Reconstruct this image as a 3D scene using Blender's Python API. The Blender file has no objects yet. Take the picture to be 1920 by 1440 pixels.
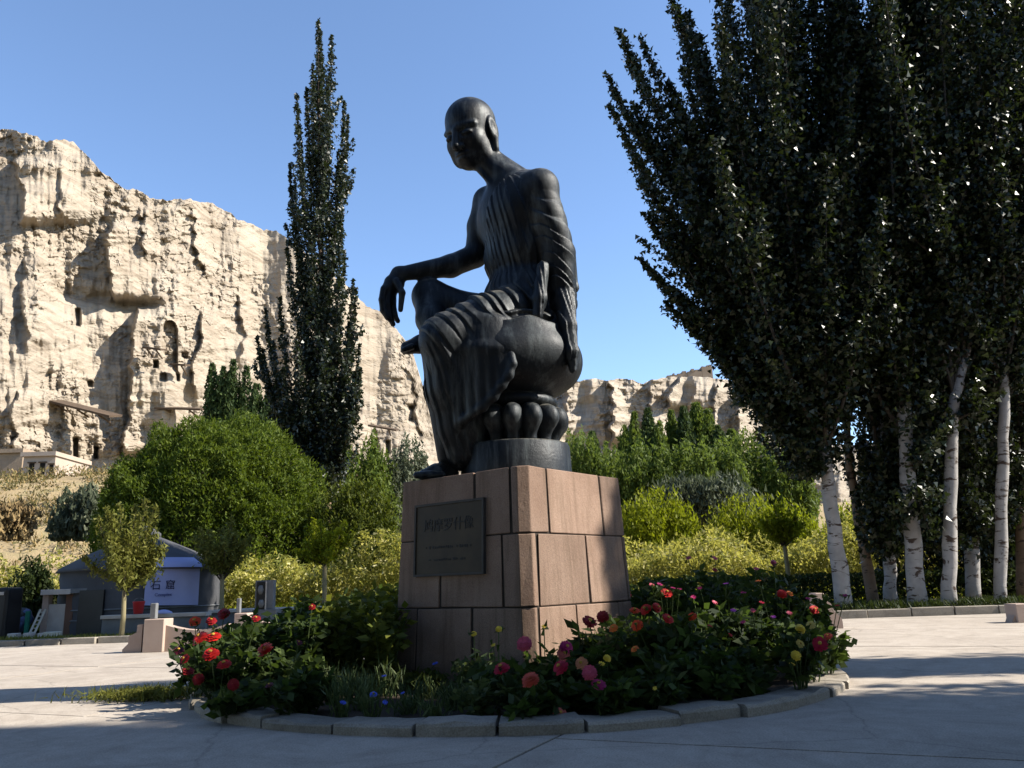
import bpy, bmesh, math, random
import numpy as np
from mathutils import Vector, Matrix

# ------------------------------------------------------------------ camera
H = 0.95                      # eye height above the plaza (m)
F_PX, IW, IH = 1540.0, 1920.0, 1440.0
PITCH, ROLL = math.radians(13.7), 0.033
sc = bpy.context.scene
C = sc.collection
_cp, _sp, _cr, _sr = math.cos(PITCH), math.sin(PITCH), math.cos(ROLL), math.sin(ROLL)
FWD = np.array([0, _cp, _sp]); _up0 = np.array([0, -_sp, _cp]); _rt0 = np.array([1.0, 0, 0])
RGT = _rt0 * _cr - _up0 * _sr
UPV = _rt0 * _sr + _up0 * _cr
cam = bpy.data.cameras.new('camera'); cam_o = bpy.data.objects.new('camera', cam); C.objects.link(cam_o)
cam.sensor_width = 36.0; cam.lens = 36.0 * F_PX / IW; cam.clip_start = 0.05; cam.clip_end = 4000
M = Matrix.Identity(4)
for i in range(3):
    M[i][0], M[i][1], M[i][2] = RGT[i], UPV[i], -FWD[i]
M.translation = (0, 0, H)
cam_o.matrix_world = M
sc.camera = cam_o

# ------------------------------------------------------------------ light
SUN_EL = math.radians(38.0)
SUN_AZ = math.radians(95.0)      # clockwise from +Y (the view direction): light from the right
world = bpy.data.worlds.new('World'); sc.world = world; world.use_nodes = True
wn = world.node_tree.nodes; wl = world.node_tree.links
sky = wn.new('ShaderNodeTexSky'); sky.sky_type = 'NISHITA'; sky.sun_disc = False
sky.sun_elevation = SUN_EL; sky.sun_rotation = SUN_AZ
sky.altitude = 1200; sky.air_density = 1.0; sky.dust_density = 0.25; sky.ozone_density = 3.0
wn['Background'].inputs['Strength'].default_value = 0.105
wl.new(sky.outputs[0], wn['Background'].inputs['Color'])
sun = bpy.data.lights.new('sun', 'SUN'); sun_o = bpy.data.objects.new('sun', sun); C.objects.link(sun_o)
sun.energy = 5.0; sun.angle = math.radians(0.53); sun.color = (1.0, 0.93, 0.82)
SUN_DIR = np.array([math.sin(SUN_AZ) * math.cos(SUN_EL), math.cos(SUN_AZ) * math.cos(SUN_EL), math.sin(SUN_EL)])
sun_o.rotation_euler = Vector(SUN_DIR).to_track_quat('Z', 'Y').to_euler()
sc.view_settings.view_transform = 'Standard'; sc.view_settings.look = 'None'
sc.view_settings.gamma = 1.0; sc.view_settings.use_curve_mapping = False
sc.view_settings.exposure = 1.465
sc.render.engine = 'CYCLES'
sc.cycles.max_bounces = 6; sc.cycles.diffuse_bounces = 2; sc.cycles.glossy_bounces = 2
sc.cycles.transmission_bounces = 3; sc.cycles.transparent_max_bounces = 4

# ------------------------------------------------------------------ helpers
rng = np.random.default_rng(7)
random.seed(7)

def ray(px, py):
    x = (np.asarray(px, float) - IW / 2) / F_PX; y = (IH / 2 - np.asarray(py, float)) / F_PX
    return FWD + x[..., None] * RGT + y[..., None] * UPV
def at(px, py, Y):
    """world point at image position (px, py) on the vertical plane a distance Y ahead"""
    d = ray(px, py); t = np.asarray(Y, float) / d[..., 1]
    return np.array([0, 0, H]) + d * t[..., None]
def on_ground(px, py, z=0.0):
    d = ray(px, py); t = (z - H) / d[..., 2]
    return np.array([0, 0, H]) + d * t[..., None]
def project(P):
    P = np.asarray(P, float) - np.array([0, 0, H])
    w = P @ FWD
    return np.stack([IW / 2 + F_PX * (P @ RGT) / w, IH / 2 - F_PX * (P @ UPV) / w], -1)
def gx(px, Y, z=0.0):
    """ground-plan x of image column px for an upright thing at distance Y"""
    a = at(px, 1000.0, Y); b = at(px, 1150.0, Y)
    t = (z - a[2]) / (b[2] - a[2]); return float(a[0] + t * (b[0] - a[0]))

def _h(ix, iy, iz, s):
    n = (ix * 374761393 + iy * 668265263 + iz * 1274126177 + s * 974634777) & 0xffffffff
    n = ((n ^ (n >> 13)) * 1103515245) & 0xffffffff
    n = ((n ^ (n >> 16)) * 2246822519) & 0xffffffff
    return ((n ^ (n >> 15)) & 0xffff) / 65535.0
def vnoise(x, y, z, seed=0):
    x, y, z = np.broadcast_arrays(np.asarray(x, float), np.asarray(y, float), np.asarray(z, float))
    ix, iy, iz = np.floor(x).astype(np.int64), np.floor(y).astype(np.int64), np.floor(z).astype(np.int64)
    fx, fy, fz = x - ix, y - iy, z - iz
    fx, fy, fz = [f * f * (3 - 2 * f) for f in (fx, fy, fz)]
    r = 0
    for a in (0, 1):
        for b in (0, 1):
            for c in (0, 1):
                w = (fx if a else 1 - fx) * (fy if b else 1 - fy) * (fz if c else 1 - fz)
                r = r + w * _h(ix + a, iy + b, iz + c, seed)
    return r * 2 - 1
def fbm(x, y, z, oct=4, seed=0, gain=0.5):
    r, a, f = 0, 1.0, 1.0
    for i in range(oct):
        r = r + a * vnoise(x * f, y * f, z * f, seed + i); a *= gain; f *= 2.03
    return r
def sstep(a, b, x):
    t = np.clip((x - a) / (b - a), 0, 1); return t * t * (3 - 2 * t)

class MB:
    """collects geometry; build() links it as ONE mesh object"""
    def __init__(s): s.v = []; s.f = []; s.n = 0; s.r = []
    def add(s, v, f, rnd=None):
        v = np.asarray(v, float).reshape(-1, 3)
        if isinstance(f, np.ndarray):
            s.f.append(f + s.n); nf = len(f)
        else:
            by = {}
            for q in f: by.setdefault(len(q), []).append(q)
            nf = 0
            for k in by: s.f.append(np.array(by[k], int) + s.n); nf += len(by[k])
        s.v.append(v); s.n += len(v)
        s.r.append(np.full(nf, 0.5) if rnd is None else np.asarray(rnd, float))
        return s
    def box(s, c, size, rz=0.0, R=None):
        x, y, z = [q / 2 for q in size]
        v = np.array([(a * x, b * y, d * z) for a in (-1, 1) for b in (-1, 1) for d in (-1, 1)], float)
        if R is None:
            cz, sz = math.cos(rz), math.sin(rz); R = np.array([[cz, -sz, 0], [sz, cz, 0], [0, 0, 1]])
        v = v @ np.asarray(R).T + np.asarray(c, float)
        return s.add(v, [(0, 1, 3, 2), (4, 6, 7, 5), (0, 4, 5, 1), (2, 3, 7, 6), (0, 2, 6, 4), (1, 5, 7, 3)])
    def tube(s, pts, rad, n=8, cap=True):
        pts = np.asarray(pts, float); m = len(pts); rad = np.broadcast_to(np.asarray(rad, float), (m,))
        tg = np.gradient(pts, axis=0); tg /= np.linalg.norm(tg, axis=1)[:, None] + 1e-9
        ref = np.array([0, 0, 1.0]) if abs(tg[0][2]) < 0.9 else np.array([1.0, 0, 0])
        V = []
        for i in range(m):
            a = np.cross(tg[i], ref); a /= np.linalg.norm(a) + 1e-9; b = np.cross(tg[i], a)
            ref = -np.cross(tg[i], a) if False else ref
            th = np.arange(n) * 2 * math.pi / n
            V.append(pts[i] + rad[i] * (np.cos(th)[:, None] * a + np.sin(th)[:, None] * b))
        V = np.concatenate(V); f = []
        for i in range(m - 1):
            for j in range(n):
                k = (j + 1) % n; f.append((i * n + j, i * n + k, (i + 1) * n + k, (i + 1) * n + j))
        if cap: f.append(tuple(range(n - 1, -1, -1))); f.append(tuple((m - 1) * n + j for j in range(n)))
        return s.add(V, f)
    def lathe(s, prof, c=(0, 0, 0), n=32):
        """prof: (r, z) pairs"""
        V = []; m = len(prof)
        th = np.arange(n) * 2 * math.pi / n
        for r, z in prof: V.append(np.stack([r * np.cos(th), r * np.sin(th), np.full(n, z)], -1))
        V = np.concatenate(V) + np.asarray(c, float); f = []
        for i in range(m - 1):
            for j in range(n):
                k = (j + 1) % n; f.append((i * n + j, i * n + k, (i + 1) * n + k, (i + 1) * n + j))
        f.append(tuple(range(n - 1, -1, -1))); f.append(tuple((m - 1) * n + j for j in range(n)))
        return s.add(V, f)
    def leaves(s, c, L, W, up=0.35, quad=False, ax=None, r=None):
        """leaf blades centred at c (N,3), length L, width W: three-cornered, or four-cornered with quad"""
        c = np.asarray(c, float); N = len(c); g = r or rng
        if ax is None: ax = g.normal(size=(N, 3)); ax[:, 2] += up * g.choice([-1, 1], N)
        ax = ax / (np.linalg.norm(ax, axis=1)[:, None] + 1e-9)
        b = np.cross(ax, g.normal(size=(N, 3))); b /= np.linalg.norm(b, axis=1)[:, None] + 1e-9
        L = np.broadcast_to(np.asarray(L, float), (N,))[:, None]; W = np.broadcast_to(np.asarray(W, float), (N,))[:, None]
        if not quad:
            V = np.stack([c - ax * L * .42 + b * W * .55, c + ax * L * .58, c - ax * L * .42 - b * W * .55], 1).reshape(-1, 3)
            return s.add(V, np.arange(N * 3).reshape(N, 3), g.random(N))
        V = np.stack([c - ax * L / 2, c + b * W / 2 - ax * L * 0.08, c + ax * L / 2, c - b * W / 2 - ax * L * 0.08], 1).reshape(-1, 3)
        f = np.arange(N * 4).reshape(N, 4)
        return s.add(V, f, g.random(N))
    def mesh(s, name, smooth=False):
        me = bpy.data.meshes.new(name)
        if not s.v: return me
        V = np.concatenate(s.v); nv = len(V)
        loops = np.concatenate([f.reshape(-1) for f in s.f]); tot = np.concatenate([np.full(len(f), f.shape[1]) for f in s.f])
        start = np.concatenate([[0], np.cumsum(tot)[:-1]])
        me.vertices.add(nv); me.vertices.foreach_set('co', V.astype(np.float32).reshape(-1))
        me.loops.add(len(loops)); me.loops.foreach_set('vertex_index', loops.astype(np.int32))
        me.polygons.add(len(tot)); me.polygons.foreach_set('loop_start', start.astype(np.int32))
        try: me.polygons.foreach_set('loop_total', tot.astype(np.int32))
        except Exception: pass
        at_ = me.attributes.new('rnd', 'FLOAT', 'FACE'); at_.data.foreach_set('value', np.concatenate(s.r).astype(np.float32))
        me.update(calc_edges=True); me.validate()
        me.polygons.foreach_set('use_smooth', np.full(len(me.polygons), bool(smooth)))
        return me
    def build(s, name, mat, parent=None, smooth=False, loc=None):
        return obj(name, s.mesh(name, smooth), mat, parent, loc)

def obj(name, me, mat=None, parent=None, loc=None):
    o = bpy.data.objects.new(name, me); C.objects.link(o)
    if mat is not None and me is not None and hasattr(me, 'materials') and not me.materials: me.materials.append(mat)
    if parent is not None: o.parent = parent
    if loc is not None: o.location = loc
    return o
def tag(o, label=None, cat=None, group=None, kind=None):
    if label: o['label'] = label
    if cat: o['category'] = cat
    if group: o['group'] = group
    if kind: o['kind'] = kind
    return o
def thing(name, label, cat, loc=(0, 0, 0), rz=0.0, group=None):
    o = bpy.data.objects.new(name, None); C.objects.link(o)
    o.location = loc; o.rotation_euler = (0, 0, rz); o.empty_display_size = 0.1
    return tag(o, label, cat, group)
def copy_tree(o, parent=None):
    c = o.copy(); C.objects.link(c); c.parent = parent
    for ch in o.children: copy_tree(ch, c)
    return c
def bevelled(bm_or_mb, w, seg=1, name='m'):
    me = bm_or_mb.mesh(name); bm = bmesh.new(); bm.from_mesh(me)
    bmesh.ops.bevel(bm, geom=list(bm.edges), offset=w, segments=seg, affect='EDGES', profile=0.5)
    bm.to_mesh(me); bm.free(); me.update(); return me

# ------------------------------------------------------------------ materials
def nodes(name):
    m = bpy.data.materials.new(name); m.use_nodes = True
    return m, m.node_tree.nodes, m.node_tree.links, m.node_tree.nodes['Principled BSDF']
def _noise(n, l, scale, detail=6, rough=0.6, coord='Object', vec=None, dist=0.0):
    t = n.new('ShaderNodeTexNoise'); t.inputs['Scale'].default_value = scale; t.inputs['Detail'].default_value = detail
    t.inputs['Roughness'].default_value = rough; t.inputs['Distortion'].default_value = dist
    if vec is None:
        tc = n.new('ShaderNodeTexCoord'); vec = tc.outputs[coord]
    l.new(vec, t.inputs['Vector']); return t
def _ramp(n, l, fac, stops):
    r = n.new('ShaderNodeValToRGB'); e = r.color_ramp.elements
    while len(e) < len(stops): e.new(0.5)
    for i, (p, c) in enumerate(stops): e[i].position = p; e[i].color = (*c, 1)
    l.new(fac, r.inputs[0]); return r
def _mix(n, l, fac, a, b, mode='MIX'):
    m = n.new('ShaderNodeMix'); m.data_type = 'RGBA'; m.blend_type = mode
    if isinstance(fac, float): m.inputs[0].default_value = fac
    else: l.new(fac, m.inputs[0])
    for s, v in ((6, a), (7, b)):
        if isinstance(v, tuple): m.inputs[s].default_value = (*v, 1)
        else: l.new(v, m.inputs[s])
    return m.outputs[2]
def _bump(n, l, bsdf, h, strength, dist):
    b = n.new('ShaderNodeBump'); b.inputs['Strength'].default_value = strength; b.inputs['Distance'].default_value = dist
    l.new(h, b.inputs['Height'])
    if bsdf.inputs['Normal'].is_linked: l.new(bsdf.inputs['Normal'].links[0].from_socket, b.inputs['Normal'])
    l.new(b.outputs[0], bsdf.inputs['Normal'])
def mottled(name, c1, c2, scale=3.0, rough=0.85, bump=0.3, bdist=0.01, bscale=None, spots=None, metal=0.0, spec=0.3, per_object=0.0, rnd=None):
    m, n, l, b = nodes(name)
    t = _noise(n, l, scale); r = _ramp(n, l, t.outputs[0], [(0.3, c1), (0.7, c2)])
    col = r.outputs[0]
    if spots:
        t2 = _noise(n, l, spots[1], 4); r2 = _ramp(n, l, t2.outputs[0], [(spots[2], (0, 0, 0)), (spots[2] + 0.08, (1, 1, 1))])
        col = _mix(n, l, r2.outputs[0], col, spots[0])
    if per_object:
        oi = n.new('ShaderNodeObjectInfo'); hs = n.new('ShaderNodeHueSaturation')
        mr = n.new('ShaderNodeMapRange'); mr.inputs[3].default_value = 1 - per_object; mr.inputs[4].default_value = 1 + per_object
        l.new(oi.outputs['Random'], mr.inputs[0]); l.new(mr.outputs[0], hs.inputs['Value']); l.new(col, hs.inputs['Color']); col = hs.outputs[0]
    l.new(col, b.inputs['Base Color'])
    b.inputs['Roughness'].default_value = rough; b.inputs['Metallic'].default_value = metal; b.inputs['Specular IOR Level'].default_value = spec
    if bump:
        t3 = _noise(n, l, bscale or scale * 8, 8, 0.7); _bump(n, l, b, t3.outputs[0], bump, bdist)
    return m
def leaf_mat(name, stops, rough=0.45, trans=0.25, tcol=(0.25, 0.32, 0.05), spec=0.4, big=0.0, bigcol=None):
    """colours vary from leaf to leaf (face attribute), part of the light passes through the blade"""
    m, n, l, b = nodes(name)
    a = n.new('ShaderNodeAttribute'); a.attribute_name = 'rnd'
    r = _ramp(n, l, a.outputs['Fac'], stops); col = r.outputs[0]
    if big:
        t = _noise(n, l, big, 3); r2 = _ramp(n, l, t.outputs[0], [(0.42, (0, 0, 0)), (0.62, (1, 1, 1))]); col = _mix(n, l, r2.outputs[0], col, bigcol)
    l.new(col, b.inputs['Base Color']); b.inputs['Roughness'].default_value = rough; b.inputs['Specular IOR Level'].default_value = spec
    tr = n.new('ShaderNodeBsdfTranslucent'); tr.inputs[0].default_value = (*tcol, 1)
    ms = n.new('ShaderNodeMixShader'); ms.inputs[0].default_value = trans
    l.new(b.outputs[0], ms.inputs[1]); l.new(tr.outputs[0], ms.inputs[2])
    l.new(ms.outputs[0], n['Material Output'].inputs['Surface'])
    return m

# ================================================================== the setting: ground, plaza, planter
PC = np.array([-0.05, 8.75]); PR = 3.08          # planter centre and kerb radius
SC = np.array([-0.04, 8.70])                     # centre of plinth and statue
m_earth = mottled('earth', (0.20, 0.15, 0.09), (0.30, 0.24, 0.15), 0.8, 0.95, 0.5, 0.03)
m_soil = mottled('planter_soil', (0.035, 0.026, 0.018), (0.07, 0.05, 0.035), 6, 0.95, 0.8, 0.03)
def concrete_mat(name, c1, c2, stain, per_object=0.05):
    m, n, l, b = nodes(name)
    tc = n.new('ShaderNodeTexCoord'); ge = n.new('ShaderNodeNewGeometry')
    t = _noise(n, l, 0.35, 6, 0.6, vec=ge.outputs['Position']); r = _ramp(n, l, t.outputs[0], [(0.32, c1), (0.68, c2)])
    t2 = _noise(n, l, 2.6, 8, 0.75, vec=ge.outputs['Position'], dist=1.2); r2 = _ramp(n, l, t2.outputs[0], [(0.50, (0, 0, 0)), (0.72, (0.55, 0.55, 0.55))])
    col = _mix(n, l, r2.outputs[0], r.outputs[0], stain)
    vo = n.new('ShaderNodeTexVoronoi'); vo.feature = 'DISTANCE_TO_EDGE'; vo.inputs['Scale'].default_value = 0.42
    nz = _noise(n, l, 1.3, 5, 0.6, vec=ge.outputs['Position']); mxv = n.new('ShaderNodeMix'); mxv.data_type = 'VECTOR'; mxv.inputs[0].default_value = 0.22
    l.new(ge.outputs['Position'], mxv.inputs[4]); l.new(nz.outputs['Color'], mxv.inputs[5]); l.new(mxv.outputs[1], vo.inputs['Vector'])
    rc = _ramp(n, l, vo.outputs['Distance'], [(0.0, (0.3, 0.3, 0.3)), (0.005, (0, 0, 0))]); col = _mix(n, l, rc.outputs[0], col, (0.10, 0.085, 0.07))
    t7 = _noise(n, l, 0.9, 7, 0.8, vec=ge.outputs['Position'], dist=2.0); r7 = _ramp(n, l, t7.outputs[0], [(0.38, (0.80, 0.79, 0.78)), (0.58, (1, 1, 1))]); col = _mix(n, l, 1.0, col, r7.outputs[0], 'MULTIPLY')
    t4 = _noise(n, l, 90, 2, 0.5, vec=ge.outputs['Position']); r4 = _ramp(n, l, t4.outputs[0], [(0.35, (0.72, 0.72, 0.72)), (0.6, (1, 1, 1))])
    col = _mix(n, l, 1.0, col, r4.outputs[0], 'MULTIPLY')
    oi = n.new('ShaderNodeObjectInfo'); hs = n.new('ShaderNodeHueSaturation'); mr = n.new('ShaderNodeMapRange')
    mr.inputs[3].default_value = 1 - per_object; mr.inputs[4].default_value = 1 + per_object
    l.new(oi.outputs['Random'], mr.inputs[0]); l.new(mr.outputs[0], hs.inputs['Value']); l.new(col, hs.inputs['Color'])
    l.new(hs.outputs[0], b.inputs['Base Color']); b.inputs['Roughness'].default_value = 0.9; b.inputs['Specular IOR Level'].default_value = 0.2
    t3 = _noise(n, l, 45, 8, 0.7, vec=ge.outputs['Position']); _bump(n, l, b, t3.outputs[0], 0.35, 0.004)
    t5 = _noise(n, l, 5, 4, 0.6, vec=ge.outputs['Position']); _bump(n, l, b, t5.outputs[0], 0.25, 0.015)
    return m
m_plaza = concrete_mat('plaza_concrete', (0.465, 0.405, 0.34), (0.55, 0.485, 0.41), (0.34, 0.285, 0.235))
m_kerb = concrete_mat('kerb_stone', (0.31, 0.275, 0.225), (0.41, 0.365, 0.305), (0.13, 0.112, 0.095), 0.12)

# earth sheet to the horizon, rising behind the gardens towards the cliffs
def ground_z(X, Y):
    z = (7.6 + 5.2 * (1 - sstep(-34, -8, X))) * sstep(36, 82, Y) + 0.04 * np.maximum(Y - 78, 0)
    return z + 0.25 * fbm(X * 0.12, Y * 0.12, 0, 3, 5) * sstep(30, 45, Y)
gy = np.concatenate([np.linspace(-60, 30, 10), np.linspace(32, 90, 60), np.linspace(95, 300, 24), [500, 900, 1800, 3500]])
gxs = np.concatenate([[-3500, -1500, -600], np.linspace(-260, 260, 105), [600, 1500, 3500]])
XX, YY = np.meshgrid(gxs, gy); ZZ = ground_z(XX, YY) - 0.10
nx_ = len(gxs); idx = np.arange(XX.size).reshape(XX.shape)
q = np.stack([idx[:-1, :-1], idx[:-1, 1:], idx[1:, 1:], idx[1:, :-1]], -1).reshape(-1, 4)
m_bank, n, l, b = nodes('dry_bank_earth')
ge = n.new('ShaderNodeNewGeometry')
t = _noise(n, l, 0.25, 8, 0.7, vec=ge.outputs['Position']); r = _ramp(n, l, t.outputs[0], [(0.3, (0.26, 0.19, 0.10)), (0.5, (0.40, 0.30, 0.16)), (0.7, (0.22, 0.21, 0.09))])
l.new(r.outputs[0], b.inputs['Base Color']); b.inputs['Roughness'].default_value = 1.0
t = _noise(n, l, 3, 8, 0.7, vec=ge.outputs['Position']); _bump(n, l, b, t.outputs[0], 0.8, 0.15)
g = MB().add(np.stack([XX, YY, ZZ], -1).reshape(-1, 3), q).build('ground', m_bank, smooth=True)
tag(g, 'dry brown earth rising in a bank below the cliffs', kind='structure')

# plaza: cast slabs with open joints over a darker bed
plaza = MB().add([(-60, -6, -0.012), (60, -6, -0.012), (60, 18.5, -0.012), (-60, 18.5, -0.012)], [(0, 1, 2, 3)]).build('plaza', m_earth)
tag(plaza, 'pale concrete plaza around the round flower bed', kind='structure')
SLW, SLD = 4.2, 3.6
sl_rot = math.radians(-24.0)
ca, sa = math.cos(sl_rot), math.sin(sl_rot)
sl0 = np.array([0.19, 5.55])
slab_mb = MB()
def slab_poly(i, j):
    x0, y0 = i * SLW + 0.009, j * SLD + 0.009; x1, y1 = (i + 1) * SLW - 0.009, (j + 1) * SLD - 0.009
    P = np.array([(x0, y0), (x1, y0), (x1, y1), (x0, y1)])
    return P @ np.array([[ca, sa], [-sa, ca]]) + sl0
def clip_poly(P, nrm, d):
    out = []
    for a, b_ in zip(P, np.roll(P, -1, 0)):
        da, db = a @ nrm - d, b_ @ nrm - d
        if da <= 0: out.append(a)
        if da * db < 0: out.append(a + (b_ - a) * da / (da - db))
    return np.array(out)
for i in range(-8, 8):
    for j in range(-7, 9):
        P = slab_poly(i, j)
        for nrm, d in (((0, 1), 18.4), ((0, -1), 5.0), ((1, 0), 24.0), ((-1, 0), 24.0)):
            if len(P): P = clip_poly(P, np.array(nrm, float), d)
        if len(P) < 3: continue
        k = len(P); c0 = P.mean(0)
        if not (-2 < c0[1] < 19 and abs(c0[0]) < 24): continue
        V = np.concatenate([np.c_[P, np.full(k, -0.06)], np.c_[c0 + (P - c0) * 0.9985, np.zeros(k)]])
        V[k:, 2] += rng.uniform(-0.002, 0.002)
        f = [tuple(range(k, 2 * k))] + [(a, (a + 1) % k, (a + 1) % k + k, a + k) for a in range(k)]
        MB().add(V, f).build('slab', m_plaza, plaza)

# planter bed
n_ = 64; th = np.arange(n_) * 2 * math.pi / n_
rr = np.linspace(0, PR - 0.1, 14); V = [(PC[0], PC[1], 0.05)]; f = []
for k_, r_ in enumerate(rr[1:]):
    for a in th:
        x, y = PC[0] + r_ * math.cos(a), PC[1] + r_ * math.sin(a)
        V.append((x, y, 0.045 + 0.035 * float(fbm(x * 1.7, y * 1.7, 0, 3, 3))))
for j in range(n_): f.append((0, 1 + j, 1 + (j + 1) % n_))
for k_ in range(len(rr) - 2):
    for j in range(n_):
        a, b_ = 1 + k_ * n_ + j, 1 + k_ * n_ + (j + 1) % n_; f.append((a, a + n_, b_ + n_, b_))
soil = MB().add(V, f).build('planter_soil', m_soil, smooth=True)
tag(soil, 'dark soil of the round flower bed', kind='structure')

# kerb: individual rough stones round the bed
kerb = thing('planter_kerb', 'ring of rough pale kerb stones edging the round flower bed', 'kerb', (PC[0], PC[1], 0))
NK = 34; a0 = 0.0
angs = np.cumsum(rng.uniform(0.8, 1.25, NK)); angs = angs / angs[-1] * 2 * math.pi + 0.31
for i in range(NK):
    t0, t1 = angs[i - 1] - (2 * math.pi if i == 0 else 0) + 0.004, angs[i] - 0.004
    mid = (t0 + t1) / 2 % (2 * math.pi)
    ro = PR + rng.uniform(-0.035, 0.03); hh = 0.078 + rng.uniform(-0.012, 0.010); wd = 0.30
    if 5.75 < mid < 6.27: ro += 0.10 * (mid - 5.75) / 0.5        # the stones on the right stand out of line
    ns = 5; V = []
    for a in np.linspace(t0, t1, ns):
        j = rng.normal(0, 0.004, 8); e = 0.022
        prof = [(ro, -0.03), (ro + 0.004 + j[0], hh - e), (ro - e * .4 + j[1], hh - e * .35), (ro - e, hh + j[2]), (ro - wd + e, hh + j[3]), (ro - wd, hh - e), (ro - wd, -0.03)]
        V += [(r_ * math.cos(a), r_ * math.sin(a), z_) for r_, z_ in prof]
    k_ = 7; f = []
    for s_ in range(ns - 1):
        for p_ in range(k_ - 1): f.append((s_ * k_ + p_, (s_ + 1) * k_ + p_, (s_ + 1) * k_ + p_ + 1, s_ * k_ + p_ + 1))
    f += [tuple(range(k_)), tuple((ns - 1) * k_ + p_ for p_ in range(k_ - 1, -1, -1))]
    MB().add(V, f).build('kerb_stone', m_kerb, kerb)

# ================================================================== plinth
YAW = 0.69
n1 = np.array([-math.sin(YAW), -math.cos(YAW)]); n2 = np.array([math.cos(YAW), -math.sin(YAW)])
PZ = [0.02, 0.75, 1.40, 2.02]                     # course levels
def half(z): return 0.913 - 0.0345 * z
m_pink, n, l, b = nodes('pink_granite')
tc = n.new('ShaderNodeTexCoord'); oi = n.new('ShaderNodeObjectInfo'); ge = n.new('ShaderNodeNewGeometry')
t = _noise(n, l, 1.6, 6, vec=ge.outputs['Position']); r = _ramp(n, l, t.outputs[0], [(0.3, (0.25, 0.158, 0.112)), (0.7, (0.345, 0.238, 0.178))])
t2 = _noise(n, l, 160, 3, 0.6, vec=ge.outputs['Position']); r2 = _ramp(n, l, t2.outputs[0], [(0.35, (0.55, 0.55, 0.55)), (0.55, (1, 1, 1))])
col = _mix(n, l, 1.0, r.outputs[0], r2.outputs[0], 'MULTIPLY')
mp = n.new('ShaderNodeMapping'); mp.inputs['Scale'].default_value = (9, 9, 0.7); l.new(ge.outputs['Position'], mp.inputs[0])
t3 = _noise(n, l, 1.0, 5, 0.65, vec=mp.outputs[0]); r3 = _ramp(n, l, t3.outputs[0], [(0.50, (0, 0, 0)), (0.72, (0.75, 0.75, 0.75))])
col = _mix(n, l, r3.outputs[0], col, (0.13, 0.085, 0.055))
hs = n.new('ShaderNodeHueSaturation'); mr = n.new('ShaderNodeMapRange'); mr.inputs[3].default_value = 0.82; mr.inputs[4].default_value = 1.12
l.new(oi.outputs['Random'], mr.inputs[0]); l.new(mr.outputs[0], hs.inputs['Value']); l.new(col, hs.inputs['Color']); l.new(hs.outputs[0], b.inputs['Base Color'])
b.inputs['Roughness'].default_value = 0.8; b.inputs['Specular IOR Level'].default_value = 0.25
t4 = _noise(n, l, 38, 9, 0.75, vec=ge.outputs['Position']); _bump(n, l, b, t4.outputs[0], 0.6, 0.010)
t6 = _noise(n, l, 4, 5, 0.6, vec=ge.outputs['Position']); _bump(n, l, b, t6.outputs[0], 0.4, 0.02)
m_mortar = mottled('mortar', (0.025, 0.02, 0.016), (0.05, 0.038, 0.03), 8, 0.95, 0.3, 0.01)

plinth = thing('stone_plinth', 'tapered pink granite block plinth under the bronze statue', 'plinth', (SC[0], SC[1], 0), 0)
CHF = 0.085
def perim(z, inset=0.0):
    """chamfered square as a closed polyline (local xy) starting at the left end of the plaque face"""
    h_ = half(z) - inset; c = CHF
    ns_ = [n1, n2, -n1, -n2]; pts = []
    for k_ in range(4):
        a, tdir = ns_[k_], ns_[(k_ + 1) % 4]
        pts.append(a * h_ - tdir * (h_ - c)); pts.append(a * h_ + tdir * (h_ - c))
    return np.array(pts)
def along(pts, s_):
    """point at perimeter parameter s_ in 0..4: face k, from -1 to 1 across the face incl. half chamfers"""
    s_ = s_ % 4; k_ = int(s_); u = s_ - k_
    a, b_ = pts[2 * k_], pts[2 * k_ + 1]; pa, nb = pts[2 * k_ - 1], pts[(2 * k_ + 2) % 8]
    m0, m1 = (pa + a) / 2, (b_ + nb) / 2
    if u < 0.04: return m0 + (a - m0) * u / 0.04
    if u > 0.96: return b_ + (m1 - b_) * (u - 0.96) / 0.04
    return a + (b_ - a) * (u - 0.04) / 0.92
core = MB(); V = []
for z in (0.0, 2.0): V += [(*p, z) for p in perim(z, 0.012)]
core.add(V, [(k_, (k_ + 1) % 8, (k_ + 1) % 8 + 8, k_ + 8) for k_ in range(8)] + [tuple(range(8, 16))]).build('core', m_mortar, plinth)
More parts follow.
